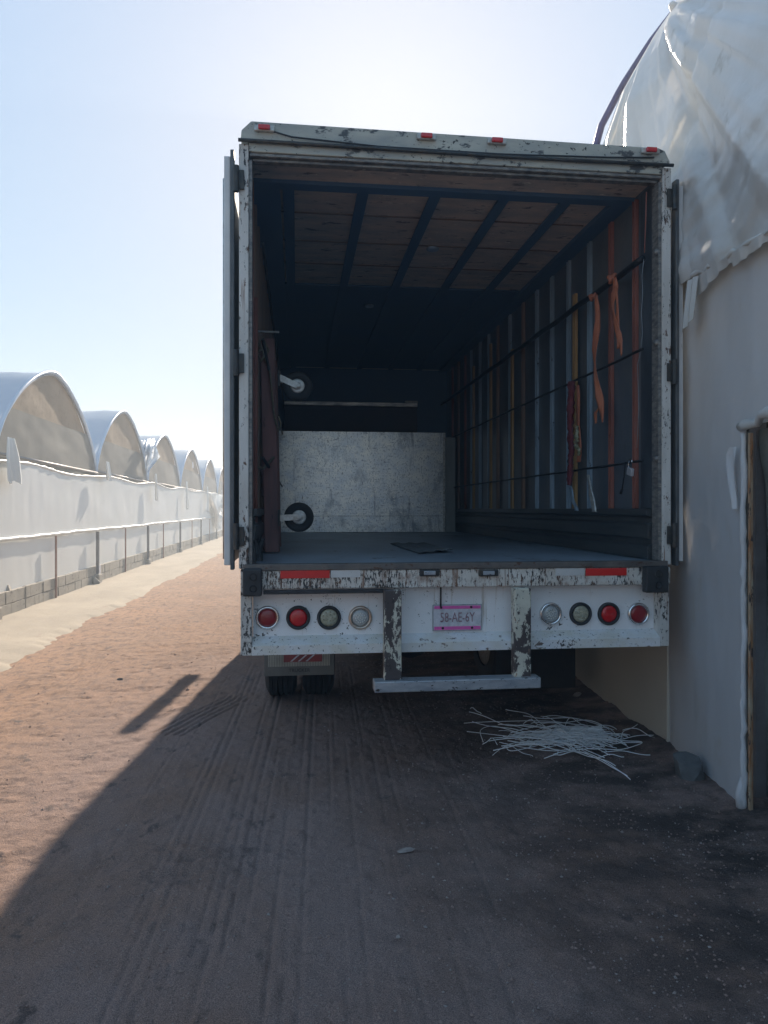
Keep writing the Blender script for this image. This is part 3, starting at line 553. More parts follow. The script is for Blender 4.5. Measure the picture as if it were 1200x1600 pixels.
def wheel(x, y, r=.50, wd=.26):
    m_ = MB(); h = wd / 2; pr_ = [(-h, r * .6), (-h, r * .86), (-h + .02, r * .95)]
    n = 5; tw = wd - .05
    for i in range(n):
        a0 = -tw / 2 + tw * i / n; a1 = -tw / 2 + tw * (i + 1) / n; pr_ += [(a0 + .005, r - .014), (a0 + .008, r), (a1 - .008, r), (a1 - .005, r - .014)]
    pr_ += [(h - .02, r * .95), (h, r * .86), (h, r * .6)]
    m_.lathe((x, y, r), (1, 0, 0), pr_, 56); o = m_.build('wheel', M_tyre, T, smooth=False)
    m_ = MB(); m_.lathe((x, y, r), (1, 0, 0), [(-h + .03, .001), (-h + .03, .18), (-h + .01, .29), (h - .01, .29), (h - .03, .18), (h - .03, .001)], 32); m_.build('rim', M_galv, o, smooth=True)
for x in (-.135, .175, 1.775, 2.08): wheel(x, 6.45)
for x in (.05, 1.9): wheel(x, 11.9)
# mudflap
a = atY(413, 1020, 5.83); b_ = atY(522, 1054, 5.83)
m_ = MB(); zt = 1.0; zb = b_.z
m_.box(a.x, b_.x, 5.8300, 5.8420, zb, zt); MF = m_.build('mudflap', M_flap, T, bevel=.002)
m_ = MB(); n = 38
for i in range(n): x = a.x + .03 + (b_.x - a.x - .06) * i / n; m_.box(x, x + .0085, 5.8190, 5.8265, zb + .075, zt - .01)
m_.build('ribs', mat('dusty_flap_ribs', (.55, .52, .44), (.40, .38, .32), (9, 9, 9), .8), MF)
m_ = MB(); m_.box(a.x + .15, a.x + .45, 5.8120, 5.8205, zb + .110, zb + .170); st = m_.build('reflector_sticker', mat('dull_red_sticker', (.34, .06, .06), (.22, .05, .05), (9, 9, 9), .6), MF)
m_ = MB()
for x in (a.x + .20, a.x + .26, a.x + .32): m_.prism([(x, zb + .115), (x + .016, zb + .115), (x + .075, zb + .165), (x + .059, zb + .165)], 5.8085, 5.8115, lambda u, v, d: (u, d, v))
m_.build('sticker_stripe', M_platew, MF)
text_mesh('flap_lettering', 'TRUCKER', .038, ((a.x + b_.x) / 2, 5.8285, zb + .04), M_under, MF, sx=1.0)
m_ = MB(); m_.box(1.60, 2.27, 5.8300, 5.8420, .13, 1.0); m_.build('mudflap', M_under, T)  # right flap lengthened and blackened to stand in for underbody shade
# cab beyond the box, with tall mirrors standing out from it
m_ = MB(); cp = [(11.25, .75), (11.25, 2.75), (12.4, 2.8), (12.75, 2.0), (13.2, 1.75), (13.3, .7)]
m_.prism(cp, -.10, 2.05, lambda u, v, d: (d, u, v)); cb = m_.build('cab', M_cab, T, bevel=.05)
m_ = MB(); m_.prism([(12.44, 2.72), (12.75, 2.08), (12.77, 2.08), (12.46, 2.72)], .1, 1.85, lambda u, v, d: (d, u + .01, v)); m_.build('windscreen', M_glass, cb)
for x, s in ((-.50, -1), (2.43, 1)):
    m_ = MB(); m_.box(x - .08, x + .08, 11.40, 11.46, 2.15, 3.1); o = m_.build('side_mirror', M_black, T, bevel=.03)
    m_ = MB(); xi = -.08 if s < 0 else 2.03; m_.tube([(x, 11.45, 2.9), (x - s * .1, 11.5, 2.95), (xi, 11.6, 2.6)], .012, 6).tube([(x, 11.45, 2.3), (xi, 11.6, 2.3)], .012, 6); m_.build('mirror_arm', M_black, o, smooth=True)

# ================================================================ LOAD INSIDE
Yb = 10.0
a = atY(433, 673, Yb); b_ = atY(696, 829, Yb)
m_ = MB(); nx = 24
P_ = MB(); P_.box(XL + .085, b_.x, Yb, Yb + .02, ZF + .006, a.z)
PB = P_.build('bulkhead_board', M_bulk, None, bevel=.002, at=((a.x + b_.x) / 2, Yb, ZF))
tag(PB, 'wide scuffed silvery metal sheet standing upright across the truck floor, stained dark', 'board')
e = MB(); e.box(b_.x - .035, b_.x - .006, Yb - .006, Yb - .001, ZF + .01, a.z - .01); e.build('edge_strip', M_galv, PB)
m_ = MB()
for i in range(14): m_.lathe((b_.x - .02, Yb - .0062, ZF + .06 + i * .095), (0, -1, 0), [(0, .006), (.003, .005), (.004, .0003)], 8)
m_.build('screw_row', M_under, PB)
m_ = MB(); m_.box(XL + .10, b_.x - .04, Yb - .003, Yb - .0005, ZF + .225, ZF + .229); m_.build('board_joint', M_under, PB)
m_ = MB(); m_.box(b_.x + .012, 2.175, Yb + .03, Yb + .05, ZF + .005, a.z - .06)
tag(m_.build('narrow_board', mat('grey_green_board', (.38, .40, .38), (.27, .29, .29), (9, 9, 2), .7, bump=((20, .3, .004),)), None, bevel=.002), 'narrow grey-green board standing right of the wide scuffed metal sheet', 'board')
c0 = atY(468, 632, 10.45); c1 = atY(652, 632, 10.45)
CR = empty('storage_crate', ((c0.x + c1.x) / 2, 10.6, ZF), 'dark brown crate with a pale top edge behind the scuffed metal sheet', 'crate')
m_ = MB(); m_.box(XL + .15, c1.x, 10.45, 10.85, ZF + .003, c0.z - .01); m_.build('crate_body', M_crate, CR, bevel=.004)
m_ = MB(); m_.box(XL + .15, c1.x, 10.43, 10.87, c0.z - .008, c0.z + .045); m_.build('crate_lid', mat('pale_crate_edge', (.85, .82, .74), (.30, .32, .35), (5, 5, 30), .42, .8, chips=(((.4, .37, .3), (12, 12, 60), .66, .05),)), CR, bevel=.004)
c2 = atY(642, 617, 10.5)
m_ = MB(); m_.box(c2.x - .09, c2.x + .09, 10.42, 10.52, c0.z + .047, c0.z + .075)
tag(m_.build('metal_bracket', M_galv, None, bevel=.004), 'small bright metal bracket lying at the right end of the dark crate', 'bracket')

# platform cart on edge against the left wall
CT = empty('platform_cart', (-.22, 5.45, ZF), 'dark red wooden platform cart stood on end at the left, casters facing right', 'cart')
m_ = MB(); m_.obox((-.200, 5.42, 2.06), (.052, 0, .0), (0, .035, 0), (-.018, 0, .775)); m_.build('deck_beam', M_beam, CT, bevel=.005)
m_ = MB(); m_.obox((-.205, 6.2, 2.06), (.052, 0, 0), (0, .035, 0), (-.018, 0, .775)); m_.build('deck_beam', M_beam, CT, bevel=.005)
for z in (1.45, 1.85, 2.25, 2.65): m_ = MB(); m_.box(-.262, -.236, 5.456, 6.164, z - .16, z + .16); m_.build('deck_plank', M_beam, CT, bevel=.003)
def caster(z, y, ang):
    px_ = -.150
    m_ = MB(); m_.box(-.140, -.125, y - .06, y + .06, z - .06, z + .06); o = m_.build('caster', M_hinge, CT, bevel=.003)
    dx, dz = math.cos(ang), math.sin(ang); cx_, cz_ = -.105 + dx * .115, z + dz * .115
    m_ = MB()
    for s in (-1, 1): m_.obox((-.112 + dx * .05, y + s * .042, z + dz * .05), (dx * .072, 0, dz * .072), (0, .003, 0), (-dz * .022, 0, dx * .022))
    m_.tube([(cx_, y - .052, cz_), (cx_, y + .052, cz_)], .011, 10); m_.build('fork', M_galv, o, bevel=.001)
    m_ = MB(); r = .108; m_.lathe((cx_, y, cz_), (0, 1, 0), [(-.022, .052), (-.034, .062), (-.037, .085), (-.028, r - .008), (-.012, r), (.012, r), (.028, r - .008), (.037, .085), (.034, .062), (.022, .052)], 36); m_.build('tyre', M_tyre, o, smooth=True)
    m_ = MB(); m_.lathe((cx_, y, cz_), (0, 1, 0), [(-.024, .0005), (-.030, .018), (-.026, .022), (-.020, .038), (-.026, .052), (.026, .052), (.02, .03), (.024, .0005)], 28); m_.build('hub', M_galv, o, smooth=True)
caster(1.535, 5.40, R(2)); caster(2.54, 5.40, R(-25))
m_ = MB(); m_.tube([(-.30, 5.36, 2.72), (-.27, 5.36, 2.80), (-.24, 5.36, 2.70), (-.2, 5.36, 2.60), (-.17, 5.37, 2.30), (-.155, 5.37, 2.22), (-.135, 5.37, 2.16), (-.12, 5.37, 2.22), (-.14, 5.37, 2.27)], .008, 6)
m_.tube([(-.29, 5.34, 2.76), (-.25, 5.35, 2.83), (-.21, 5.36, 2.74), (-.26, 5.35, 2.66), (-.29, 5.34, 2.72), (-.22, 5.35, 2.77)], .012, 6)
tag(m_.build('tan_rope', M_rope, None, smooth=True), 'knotted tan rope looped over the top of the upended cart', 'rope')
m_ = MB(); m_.tube([(-.31, 4.9, 1.92), (-.27, 5.0, 1.88), (-.24, 5.2, 1.88), (-.17, 5.37, 1.97)], .010, 6)
tag(m_.build('tie_cord', M_rope, None, smooth=True), 'short frayed cord tying the middle of the red cart beam to the wall', 'rope')
m_ = MB(); m_.obox((-.262, 4.66, 1.43), (.012, 0, .0), (0, .05, .02), (-.035, 0, .15)); m_.obox((-.245, 4.70, 1.34), (.012, 0, 0), (0, .05, 0), (.03, 0, .07))
tag(m_.build('rubber_strip', M_black, None, bevel=.004), 'bent black rubber strip standing at the left corner of the truck floor', 'strip')
m_ = MB(); m_.tube([(-.275, 4.9, 1.3), (-.275, 4.95, 3.0)], .014, 8)
tag(m_.build('iron_bar', M_studr, None, smooth=True), 'thin rusty red bar standing upright against the left wall of the hold', 'bar')
m_ = MB(); m_.tube([(-.30, 5.3, 2.86), (-.13, 5.3, 2.86)], .008, 8)
tag(m_.build('cross_pin', M_galv, None, smooth=True), 'short horizontal metal pin above the upended cart on the left wall', 'pin')

# straps, rope, lock on the right wall rails
def ribbon(pts, wd, name, mt, label, cat, tw=None, parent=None, axis=(0, 1, 0), solid=.004, jit=.003):
    P0 = [Vector(p) for p in pts]; pp = []
    for i in range(len(P0) - 1):
        for k in range(8): pp.append(P0[i].lerp(P0[i + 1], k / 8))
    pp.append(P0[-1])
    for _ in range(3): pp = [pp[0]] + [(pp[i - 1] + pp[i] * 2 + pp[i + 1]) / 4 for i in range(1, len(pp) - 1)] + [pp[-1]]
    ws = wd if hasattr(wd, '__len__') else [wd, wd]; rows = []
    for i, q in enumerate(pp):
        u = i / (len(pp) - 1); w_ = np.interp(u, np.linspace(0, 1, len(ws)), ws); a_ = (np.interp(u, np.linspace(0, 1, len(tw)), tw) if tw else 0)
        ax = Vector(axis).normalized(); ax = Matrix.Rotation(a_, 3, 'Z') @ ax
        nrm = ax.cross(Vector((0, 0, 1)))
        rows.append([q + ax * w_ * (k / 4 - .5) + nrm * (.004 * math.sin(k * 1.6 + u * 9)) + Vector((random.uniform(-jit, jit) * .5, 0, 0)) for k in range(5)])
    m_ = MB(); m_.grid(rows); o = m_.build(name, mt, parent, smooth=True, solid=solid)
    if label: tag(o, label, cat)
    return o
XP = 2.12
def W(px_, py_, x=XP): return atX(px_, py_, x)
S1 = ribbon([W(960, 434), W(961, 450), W(957, 475), W(962, 505), W(968, 530), W(971, 556)], [.05, .06, .06, .055, .06, .05], 'orange_strap', M_orange, 'orange webbing strap nearest the truck door, tied to the thick top rail', 'strap', tw=[0, .3, -.3, .2, -.4])
m_ = MB(); c = W(960, 436, 2.15); m_.tube([c + Vector((-.03, .0, .0)), c + Vector((-.03, .03, .02)), c + Vector((0, .03, .03)), c + Vector((.005, 0, .03)), c + Vector((-.01, -.03, .02)), c + Vector((-.035, -.02, -.01)), c + Vector((-.03, 0, -.03))], .014, 8); m_.build('knot', M_orange, S1, smooth=True)
ribbon([W(962, 448), W(966, 500), W(965, 545)], [.02, .04, .03], 'loose_tail', M_orange, None, None, parent=S1)
S2 = ribbon([W(931, 462), W(934, 500), W(929, 545), W(931, 590), W(938, 630), W(941, 660)], [.05, .04, .06, .05, .065, .05], 'orange_strap', M_orange, 'long twisted orange strap with a torn loop at its end, left of the short one', 'strap', tw=[0, .9, -.3, .6, -.3])
m_ = MB(); c = W(931, 465, 2.15); m_.tube([c + Vector((-.03, .0, -.02)), c + Vector((-.03, .03, .02)), c + Vector((0, .03, .03)), c + Vector((.0, -.02, .03)), c + Vector((-.035, -.02, -.01))], .014, 8); m_.build('knot', M_orange, S2, smooth=True)
ribbon([W(938, 632), W(931, 645), W(930, 662)], [.02, .05, .03], 'torn_loop', M_orange, None, None, parent=S2)
S3 = ribbon([W(893, 596), W(892, 630), W(891, 670), W(893, 700), W(891, 730), W(890, 758)], [.05, .055, .05, .07, .065, .035], 'crimson_rope', M_crimson, 'thick crimson cloth rope hanging from the middle rail by the yellow slat', 'rope', tw=[0, .4, 0, -.4, .2], solid=.03, jit=.02)
S4 = ribbon([W(903, 602), W(903, 640), W(905, 690), W(904, 722)], [.03, .09, .08, .05], 'orange_sling', M_orange, 'folded orange sling hanging beside the crimson rope', 'strap', tw=[0, -.2, .2], solid=.008)
ribbon([W(902, 665, XP - .02), W(900, 690, XP - .02), W(905, 712, XP - .02)], [.02, .07, .02], 'green_tag', M_rag, None, None, parent=S4, jit=.03)
ribbon([W(892, 760), W(895, 780), W(901, 798)], [.03, .04, .04], 'grey_strap_end', M_studg, 'dull grey strap end hanging down below the crimson rope', 'strap', tw=[0, .4])
ribbon([W(919, 742), W(924, 770), W(929, 800)], [.02, .05, .05], 'pale_wood_lath', M_galv, 'pale leaning lath between the grey stud and the red stud, above the kick plate', 'lath', tw=[0, .2], solid=.012)
c = W(984, 720, 2.13); PL = empty('padlock', W(985, 746, 2.12), 'open silver padlock hanging on the lowest rail', 'padlock')
m_ = MB(); q = W(985, 737, 2.12); m_.obox(q, (.012, 0, 0), (0, .030, .008), (0, -.006, .024)); m_.build('lock_body', M_lock, PL, bevel=.005)
m_ = MB(); m_.tube([q + Vector((0, .022, .022)), q + Vector((0, .026, .05)), q + Vector((0, .016, .072)), q + Vector((0, -.006, .078)), q + Vector((0, -.024, .066)), q + Vector((0, -.022, .056))], .005, 8); m_.build('shackle', M_chrome, PL, smooth=True)
m_ = MB(); m_.tube([W(977, 722), W(975, 745), W(972, 765)], .004, 6).tube([W(972, 765), W(970, 771)], .010, 6)
tag(m_.build('hanging_pin', M_rail, None, smooth=True), 'small dark pin dangling on a chain left of the padlock', 'pin')
cr_ = []
for i, (px_, py_) in enumerate(((1009, 405), (1006, 430), (1007, 460), (1005, 490), (1007, 520), (1004, 550), (999, 570), (1000, 600), (1001, 640), (998, 700))): cr_.append(W(px_ - 3, py_, 2.16))
m_ = MB(); m_.tube(cr_, .0022, 5); tag(m_.build('thin_cord', M_cord, None, smooth=True), 'thin pale cord dangling down the wall sheet next to the rear post', 'cord')
m_ = MB(); m_.tube([W(1010, 300, 2.16), W(1009, 340, 2.16), W(1007, 395, 2.16)], .004, 5); tag(m_.build('red_wire', M_studr, None, smooth=True), 'thin red wire running down from the roof corner beside the rear post', 'wire')
a = atG(605, 850, ZF); qs = [atG(*p_, ZF + .004) for p_ in ((610, 850), (668, 850), (708, 863), (655, 865))]
m_ = MB(); pts = qs; n = 10
rows = [[(pts[0].lerp(pts[1], i / n)).lerp(pts[3].lerp(pts[2], i / n), j / 4) + Vector((0, 0, .012 * math.sin(i * .9) ** 2 + (.018 if j == 4 else 0) * (i / n) + .003)) for j in range(5)] for i in range(n + 1)]
m_.grid(rows); tag(m_.build('cardboard_piece', mat('dirty_cardboard', (.20, .20, .20), (.14, .15, .16), (9, 9, 9), .8), None, solid=.004), 'flat dark cardboard scrap lying on the truck floor', 'cardboard')

# ================================================================ TWINE AND STONES ON THE GROUND
TW = empty('twine_heap', atG(885, 1160), 'tangled heap of white plastic twine on the dirt behind the truck', 'twine')
def strand(pl, r=.0032, h=.012):
    P0 = [atG(*p_) for p_ in pl]; pp = []
    for i in range(len(P0) - 1):
        a_, b2 = P0[max(i - 1, 0)], P0[min(i + 2, len(P0) - 1)]
        for k in range(7):
            t_ = k / 7; p0, p1, p2, p3 = a_, P0[i], P0[i + 1], b2
            v = .5 * ((2 * p1) + (p2 - p0) * t_ + (2 * p0 - 5 * p1 + 4 * p2 - p3) * t_ ** 2 + (3 * p1 - p0 - 3 * p2 + p3) * t_ ** 3); pp.append(v)
    pp.append(P0[-1]); out_ = []
    ph = random.random() * 6
    for i, q in enumerate(pp):
        u = i / (len(pp) - 1); out_.append(q + Vector((0, 0, .018 + h * math.sin(math.pi * u) + .006 * math.sin(9 * u + ph))))
    return out_, r
tails = [((733, 1117), (760, 1125), (795, 1140), (830, 1140), (880, 1150)), ((735, 1110), (752, 1120)), ((738, 1131), (775, 1142), (820, 1150), (870, 1165)),
         ((755, 1163), (751, 1148), (772, 1140), (810, 1150), (850, 1160)), ((790, 1112), (822, 1120), (850, 1140), (880, 1150)),
         ((845, 1122), (870, 1135), (895, 1150)), ((840, 1170), (800, 1178), (793, 1171), (815, 1168), (850, 1168), (880, 1160)),
         ((794, 1153), (835, 1155), (880, 1160)), ((805, 1156), (825, 1165), (850, 1168), (880, 1175), (920, 1185)), ((850, 1188), (868, 1188), (872, 1178)),
         ((905, 1180), (940, 1195), (965, 1212), (985, 1222)), ((900, 1170), (930, 1190), (960, 1205), (980, 1218)), ((890, 1175), (925, 1190), (962, 1200)),
         ((960, 1160), (990, 1158), (1036, 1152)), ((970, 1158), (975, 1150), (996, 1136)), ((940, 1178), (975, 1182), (1016, 1184)), ((930, 1172), (970, 1178), (1000, 1170), (1000, 1164), (975, 1163), (940, 1160)),
         ((935, 1187), (975, 1187)), ((910, 1160), (950, 1164), (1002, 1165)), ((830, 1128), (845, 1140), (870, 1148))]
m_ = MB()
for tl in tails:
    pts, r = strand(tl); m_.tube(pts, .0030, 5)
m_.build('loose_strands', M_strand, TW, smooth=True)
m_ = MB()
for i in range(190):
    if i < 120: cx_, cy_ = random.gauss(893, 22), random.gauss(1158, 6)
    elif i < 150: cx_, cy_ = random.gauss(870, 15), random.gauss(1156, 9)
    else: cx_, cy_ = random.gauss(870, 45), random.gauss(1160, 11)
    L_ = random.uniform(12, 62) * random.uniform(.5, 1.1) * (1.6 if 120 <= i < 150 else 1); th = random.gauss(.14, .17); sk_ = random.uniform(-.5, .4)
    dx, dy = L_ * math.cos(th), L_ * math.sin(th) * .45
    bend = random.gauss(0, 2.5)
    pts, r = strand(((cx_ - dx * (1 - sk_), cy_ - dy), (cx_ - dx * .3, cy_ + bend), (cx_ + dx * .4, cy_ - bend * .6), (cx_ + dx * (1 + sk_ * .5), cy_ + dy)), h=random.uniform(.0, .05)); m_.tube(pts, random.uniform(.002, .0038), 4)
m_.build('tangled_core', M_strand, TW, smooth=True)
m_ = MB(); c0 = atG(892, 1152); c1 = atG(940, 1151); rows = []
for i in range(13):
    u = i / 12; q = c0.lerp(c1, u); rows.append([q + Vector((random.uniform(-.01, .01), (j / 8 - .5) * (.05 + .03 * math.sin(5 * u)), .045 + .020 * math.sin(math.pi * j / 8) + random.uniform(-.014, .014))) for j in range(9)])
m_.grid(rows); m_.build('plastic_wrap', M_strand, TW, smooth=True, solid=.004)
def rock(loc, s, name, label, m=M_stone, cat='stone', seed=1, flat=.6):
    import bmesh
    r_ = random.Random(seed); bm = bmesh.new(); bmesh.ops.create_icosphere(bm, subdivisions=3, radius=1)
    pl = [(Vector((r_.gauss(0, 1), r_.gauss(0, 1), r_.gauss(0, .7))).normalized(), r_.uniform(.42, .78)) for _ in range(9)]
    for v in bm.verts:
        for n_, d_ in pl:
            k = v.co.dot(n_)
            if k > d_: v.co -= n_ * (k - d_)
        v.co = Vector((v.co.x * s[0], v.co.y * s[1], v.co.z * s[2]))
    me = bpy.data.meshes.new(name); bm.to_mesh(me); bm.free(); me.materials.append(m); o = bpy.data.objects.new(name, me); link(o); o.location = Vector(loc) + Vector((0, 0, s[2] * flat)); return tag(o, label, cat)
rock(atG(1076, 1213), (.125, .11, .13), 'stone', 'grey angular stone lying at the foot of the white plastic side wall', seed=5, flat=.4)
rock(atG(901, 1087), (.05, .04, .02), 'stone', 'small flat pale stone on the dirt between truck and building', M_pebl, seed=9)
rock(atG(188, 1064), (.03, .025, .02), 'stone', 'single small dark stone on the sunlit dirt', seed=3)
rock(atG(634, 1330), (.045, .035, .006), 'stone', 'flat pale pebble pressed in the churned dirt in the middle foreground', M_pebl, seed=4)

# ================================================================ LEFT: BLOCK WALL, PLASTIC WALL, ARCHED GREENHOUSES
XW = -4.26
Y0w, Y1w = -14.0, 56.0
BW = empty('block_wall', (XW - .07, 30, 0), 'low wall of bare concrete blocks along the foot of the white plastic', 'wall')
m_ = MB(); m_.box(XW - .13, XW - .014, Y0w, Y1w, -.05, .372); m_.build('mortar_core', M_mortar, BW)
m_ = MB(); bl = .40
for c in range(2):
    y = Y0w + (.2 if c else 0) - .4
    while y < Y1w:
        L_ = bl * random.choice((1, 1, 1, .5)); dx = random.uniform(-.006, .006); m_.box(XW - .145, XW + dx, y + .006, y + L_ - .006, .19 * c + .004 - (.06 if c == 0 else 0), .19 * c + .184 + random.uniform(-.004, .004)); y += L_
m_.build('block_courses', M_block, BW, bevel=.004)
rock(atX(12, 927, XW - .06), (.06, .14, .09), 'stone', 'rounded dark stone on top of the block wall at the left edge of the photo', M_block, seed=12, flat=.4)
rock(atX(183, 880, XW - .06), (.06, .17, .06), 'stone', 'oblong dark stone resting on the block wall beside a thin rusty post', M_stone, seed=13, flat=.4)
rock(atX(150, 908, XW + .07).xy.to_3d(), (.10, .12, .14), 'stone', 'rubble lump at the foot of the thick grey post', M_block, seed=14, flat=.4)
# plastic wall: upper sheet and lower sheet, rail roll, posts
PWl = empty('plastic_wall', (XW, 30, .37), 'long white plastic sheet wall with a rolled middle seam, standing on the block wall', 'wall')
ys = np.concatenate([np.arange(-14, 8, .5), np.arange(8, 22, .06), np.arange(22, 56, .2)])
def sheet(z0f, z1f, x0, name, m, amp):
    vs = np.linspace(0, 1, 22); Yg, Vg = np.meshgrid(ys, vs, indexing='ij'); z0 = z0f(ys)[:, None]; z1 = z1f(ys)[:, None]
    Z = z0 + (z1 - z0) * Vg; X = x0 + amp * (fbm(Yg * .7, Z * .9 + 5, 3) * 1.2 + .35 * fbm(Yg * 4, Z * 1.2, 2)) * np.sin(np.pi * np.clip(Vg, .05, .97)) ** .5
    return np_grid(name, X, Yg, Z, m, PWl)
ztop = lambda y: 2.28 + .035 * np.sin(y * 1.15) + .05 * fbm(y * .35, y * 0 + 2, 2) + .004 * (y - 11)
zr = lambda y: 1.15 + .02 * fbm(y * .8, y * 0, 2)
sheet(lambda y: y * 0 + .36, lambda y: zr(y), XW - .06, 'lower_sheet', M_wplast, .014)
sheet(lambda y: zr(y), ztop, XW - .05, 'upper_sheet', M_wplast, .016)
m_ = MB(); m_.tube([(XW - .02, y, float(zr(np.array([y]))[0]) + random.uniform(-.006, .006)) for y in np.arange(-14, 56, .22)], [random.uniform(.020, .034) for _ in np.arange(-14, 56, .22)], 8); m_.build('rolled_seam', M_wplast, PWl, smooth=True)
m_ = MB(); m_.tube([(XW - .05, y, float(ztop(np.array([y]))[0])) for y in np.arange(-14, 56, .2)], [random.uniform(.014, .03) for _ in np.arange(-14, 56, .2)], 7); m_.build('top_hem', M_wplast, PWl, smooth=True)
thick = [10.9, 16.27, 21.6, 27.4, 33.2, 39.5, 46]; thin = [13.6, 18.9, 24.1, 30.5, 36.5, 42.8]
for y in thick:
    m_ = MB(); m_.box(XW + .004, XW + .064, y - .03, y + .03, -.02, 1.12); m_.build('grey_post', M_pgrey, PWl, bevel=.004)
    m_ = MB(); m_.box(XW - .10, XW + .10, y - .13, y + .13, -.03, .16 + random.uniform(0, .06)); m_.build('post_footing', M_block, PWl, bevel=.03)
for y in thin:
    m_ = MB(); m_.box(XW + .003, XW + .035, y - .016, y + .016, .0, 1.12); m_.build('rusty_post', M_prust, PWl, bevel=.003)
m_ = MB(); a = atX(150, 905, XW + .07); m_.box(XW + .066, XW + .074, 16.25, 16.36, .17, .40); m_.build('post_patch', M_platew, PWl)

# arched greenhouses: valleys along Y
XA = -4.40; vals = [5.6, 11.35, 16.85, 22.4, 28.5, 35.0, 41.5, 48.0, 54.5]
descr = ['first arched greenhouse from the left, mostly cut off by the photo edge', 'largest arched greenhouse with a wide tan mesh gable, nearest in full view', 'second arched greenhouse with tan mesh gable, right of the largest',
         'third arched greenhouse with a torn blue flap hanging over its gable', 'fourth arched greenhouse, with a small white patch on its gable', 'fifth arched greenhouse with a narrow tan gable',
         'sixth arched greenhouse, small, just left of the open truck door', 'seventh arched greenhouse, far off behind the truck door']
def arch(u, a, h=1.70):   # u in -1..1
    return h * max(0, 1 - abs(u) ** 1.55) ** .645
def us_(n=40): return [math.sin(-math.pi / 2 + math.pi * i / n) for i in range(n + 1)]
for k in range(8):
    v0, v1 = vals[k], vals[k + 1]; cy = (v0 + v1) / 2; hw = (v1 - v0) / 2 - .02; h = 1.70 + .02 * ((k * 7) % 3); zb = 2.36
    G = empty('greenhouse', (XA - 6, cy, 0), descr[k], 'greenhouse', 'row of arched greenhouses behind the plastic wall')
    U = us_(44); xs = [XA + .0, XA - .12, XA - .5] + [XA - 1.5 * i for i in range(1, 15)]
    rows = []
    for ix, x in enumerate(xs):
        row = []
        for u in U:
            y = cy + u * hw; z = zb + arch(u, 1, h); ww = .07 * float(fbm(np.array([x * 1.7 + k * 9]), np.array([y * 1.3]), 3)[0]) if ix else 0
            sag = -.03 * math.sin(ix * math.pi / 2) ** 2 if ix > 2 else 0
            row.append((x, y + (ww if abs(u) > .6 else 0), z + ww + sag))
        rows.append(row)
    m_ = MB(); m_.grid(rows); m_.build('roof_cover', M_roofpl, G, smooth=True)
    m_ = MB(); m_.tube([(XA - .005, cy + u * (hw + .01), zb + arch(u, 1, h) + .01) for u in U], [random.uniform(.026, .036) for _ in U], 8); m_.build('rim_roll', M_roofpl, G, smooth=True)
    m_ = MB(); m_.tube([(XA - .03, cy + u * (hw - .04), zb - .02 + arch(u, 1, h - .02)) for u in U], .022, 8); m_.build('arch_pipe', M_pipe, G, smooth=True)
    # gable mesh: upper and lower cloths, sagging between battens
    XG = XA - .035; zs_ = zb + .78
    def gab(z0, z1, name, mt, xo):
        nz = 14; ny = 40; rows = []
        for j in range(nz + 1):
            z = z0 + (z1 - z0) * j / nz; t_ = max(0, (z - zb) / h); t_ = min(t_, .9999)
            ue = (1 - t_ ** (1 / .645)) ** (1 / 1.55) if z > zb else 1.0; ue *= .985
            rows.append([(XG + xo + .022 * float(fbm(np.array([(cy + ue * hw * (2 * i / ny - 1)) * 1.1 + k]), np.array([z * 2.4]), 3)[0]), cy + ue * hw * (2 * i / ny - 1), z) for i in range(ny + 1)])
        m_ = MB(); m_.grid(rows); return m_.build(name, mt, G, smooth=True)
    gab(zs_, zb + h - .02, 'gable_mesh', M_mesh, -.03); gab(zb + .02, zs_ + .03, 'lower_gable_mesh', M_meshd, .02)
    m_ = MB(); m_.tube([(XG + .06, cy - hw, zb + .06), (XG + .06, cy + hw, zb + .03)], .02, 8); m_.build('gable_batten', M_pipe, G, smooth=True)
    gab2 = MB(); rows = [[(XG + .0 + .05 * float(fbm(np.array([y * 2.0]), np.array([z * 3.]), 2)[0]), y, z) for y in np.linspace(cy - hw, cy + hw, 20)] for z in np.linspace(2.0, zb + .03, 5)]
    gab2.grid(rows); gab2.build('bottom_mesh', M_meshd, G, smooth=True)
    # hanging tail of roof plastic in the valley on the right side
    yv = v1; L_ = [.36, .10, .50, .76, .90, .70, .60, .5][k] ; wv = [.55, .34, .30, .36, .34, .3, .3, .3][k]
    rows = []
    for j in range(13):
        t_ = j / 12; z = zb + .28 - (L_ + .28) * t_; rows.append([(XW + .10 + .03 * math.sin(i * 1.9 + k) * (.4 + t_) + .02 * t_, yv - .06 + (i / 9 - .35) * (.30 + (wv - .30) * min(1, t_ * 2.2)) + .05 * t_, z - .04 * math.sin(i + k) * (t_ > .95)) for i in range(10)])
    m_ = MB(); m_.grid(rows); m_.build('hanging_flap', M_wplast, G, smooth=True)
    m_ = MB(); m_.box(XA - .10, XA - .04, yv - .03, yv + .03, .3, zb + .05); m_.build('valley_post', M_pgrey, G)
    if k == 3:
        rows = []; Lp = [(221, 688), (224, 700), (227, 715), (229, 736)]; Rp = [(242, 684), (243, 696), (250, 714), (232, 737)]
        for j in range(17):
            t_ = j / 16; f = lambda P, q: float(np.interp(t_, [0, .35, .75, 1], [p_[q] for p_ in P])); row = []
            for i in range(13):
                s_ = i / 12; xo = XA + .06 + .22 * math.sin(math.pi * t_) * (.4 + .6 * s_) + .04 * math.sin(i * 1.3 + j * .9)
                row.append(atX(f(Lp, 0) * (1 - s_) + f(Rp, 0) * s_, f(Lp, 1) * (1 - s_) + f(Rp, 1) * s_ + 1.2 * math.sin(i * .8), xo))
            rows.append(row)
        m_ = MB(); m_.grid(rows); m_.build('torn_flap', M_roofpl, G, smooth=True)
    if k == 5 or k == 4:
        pass
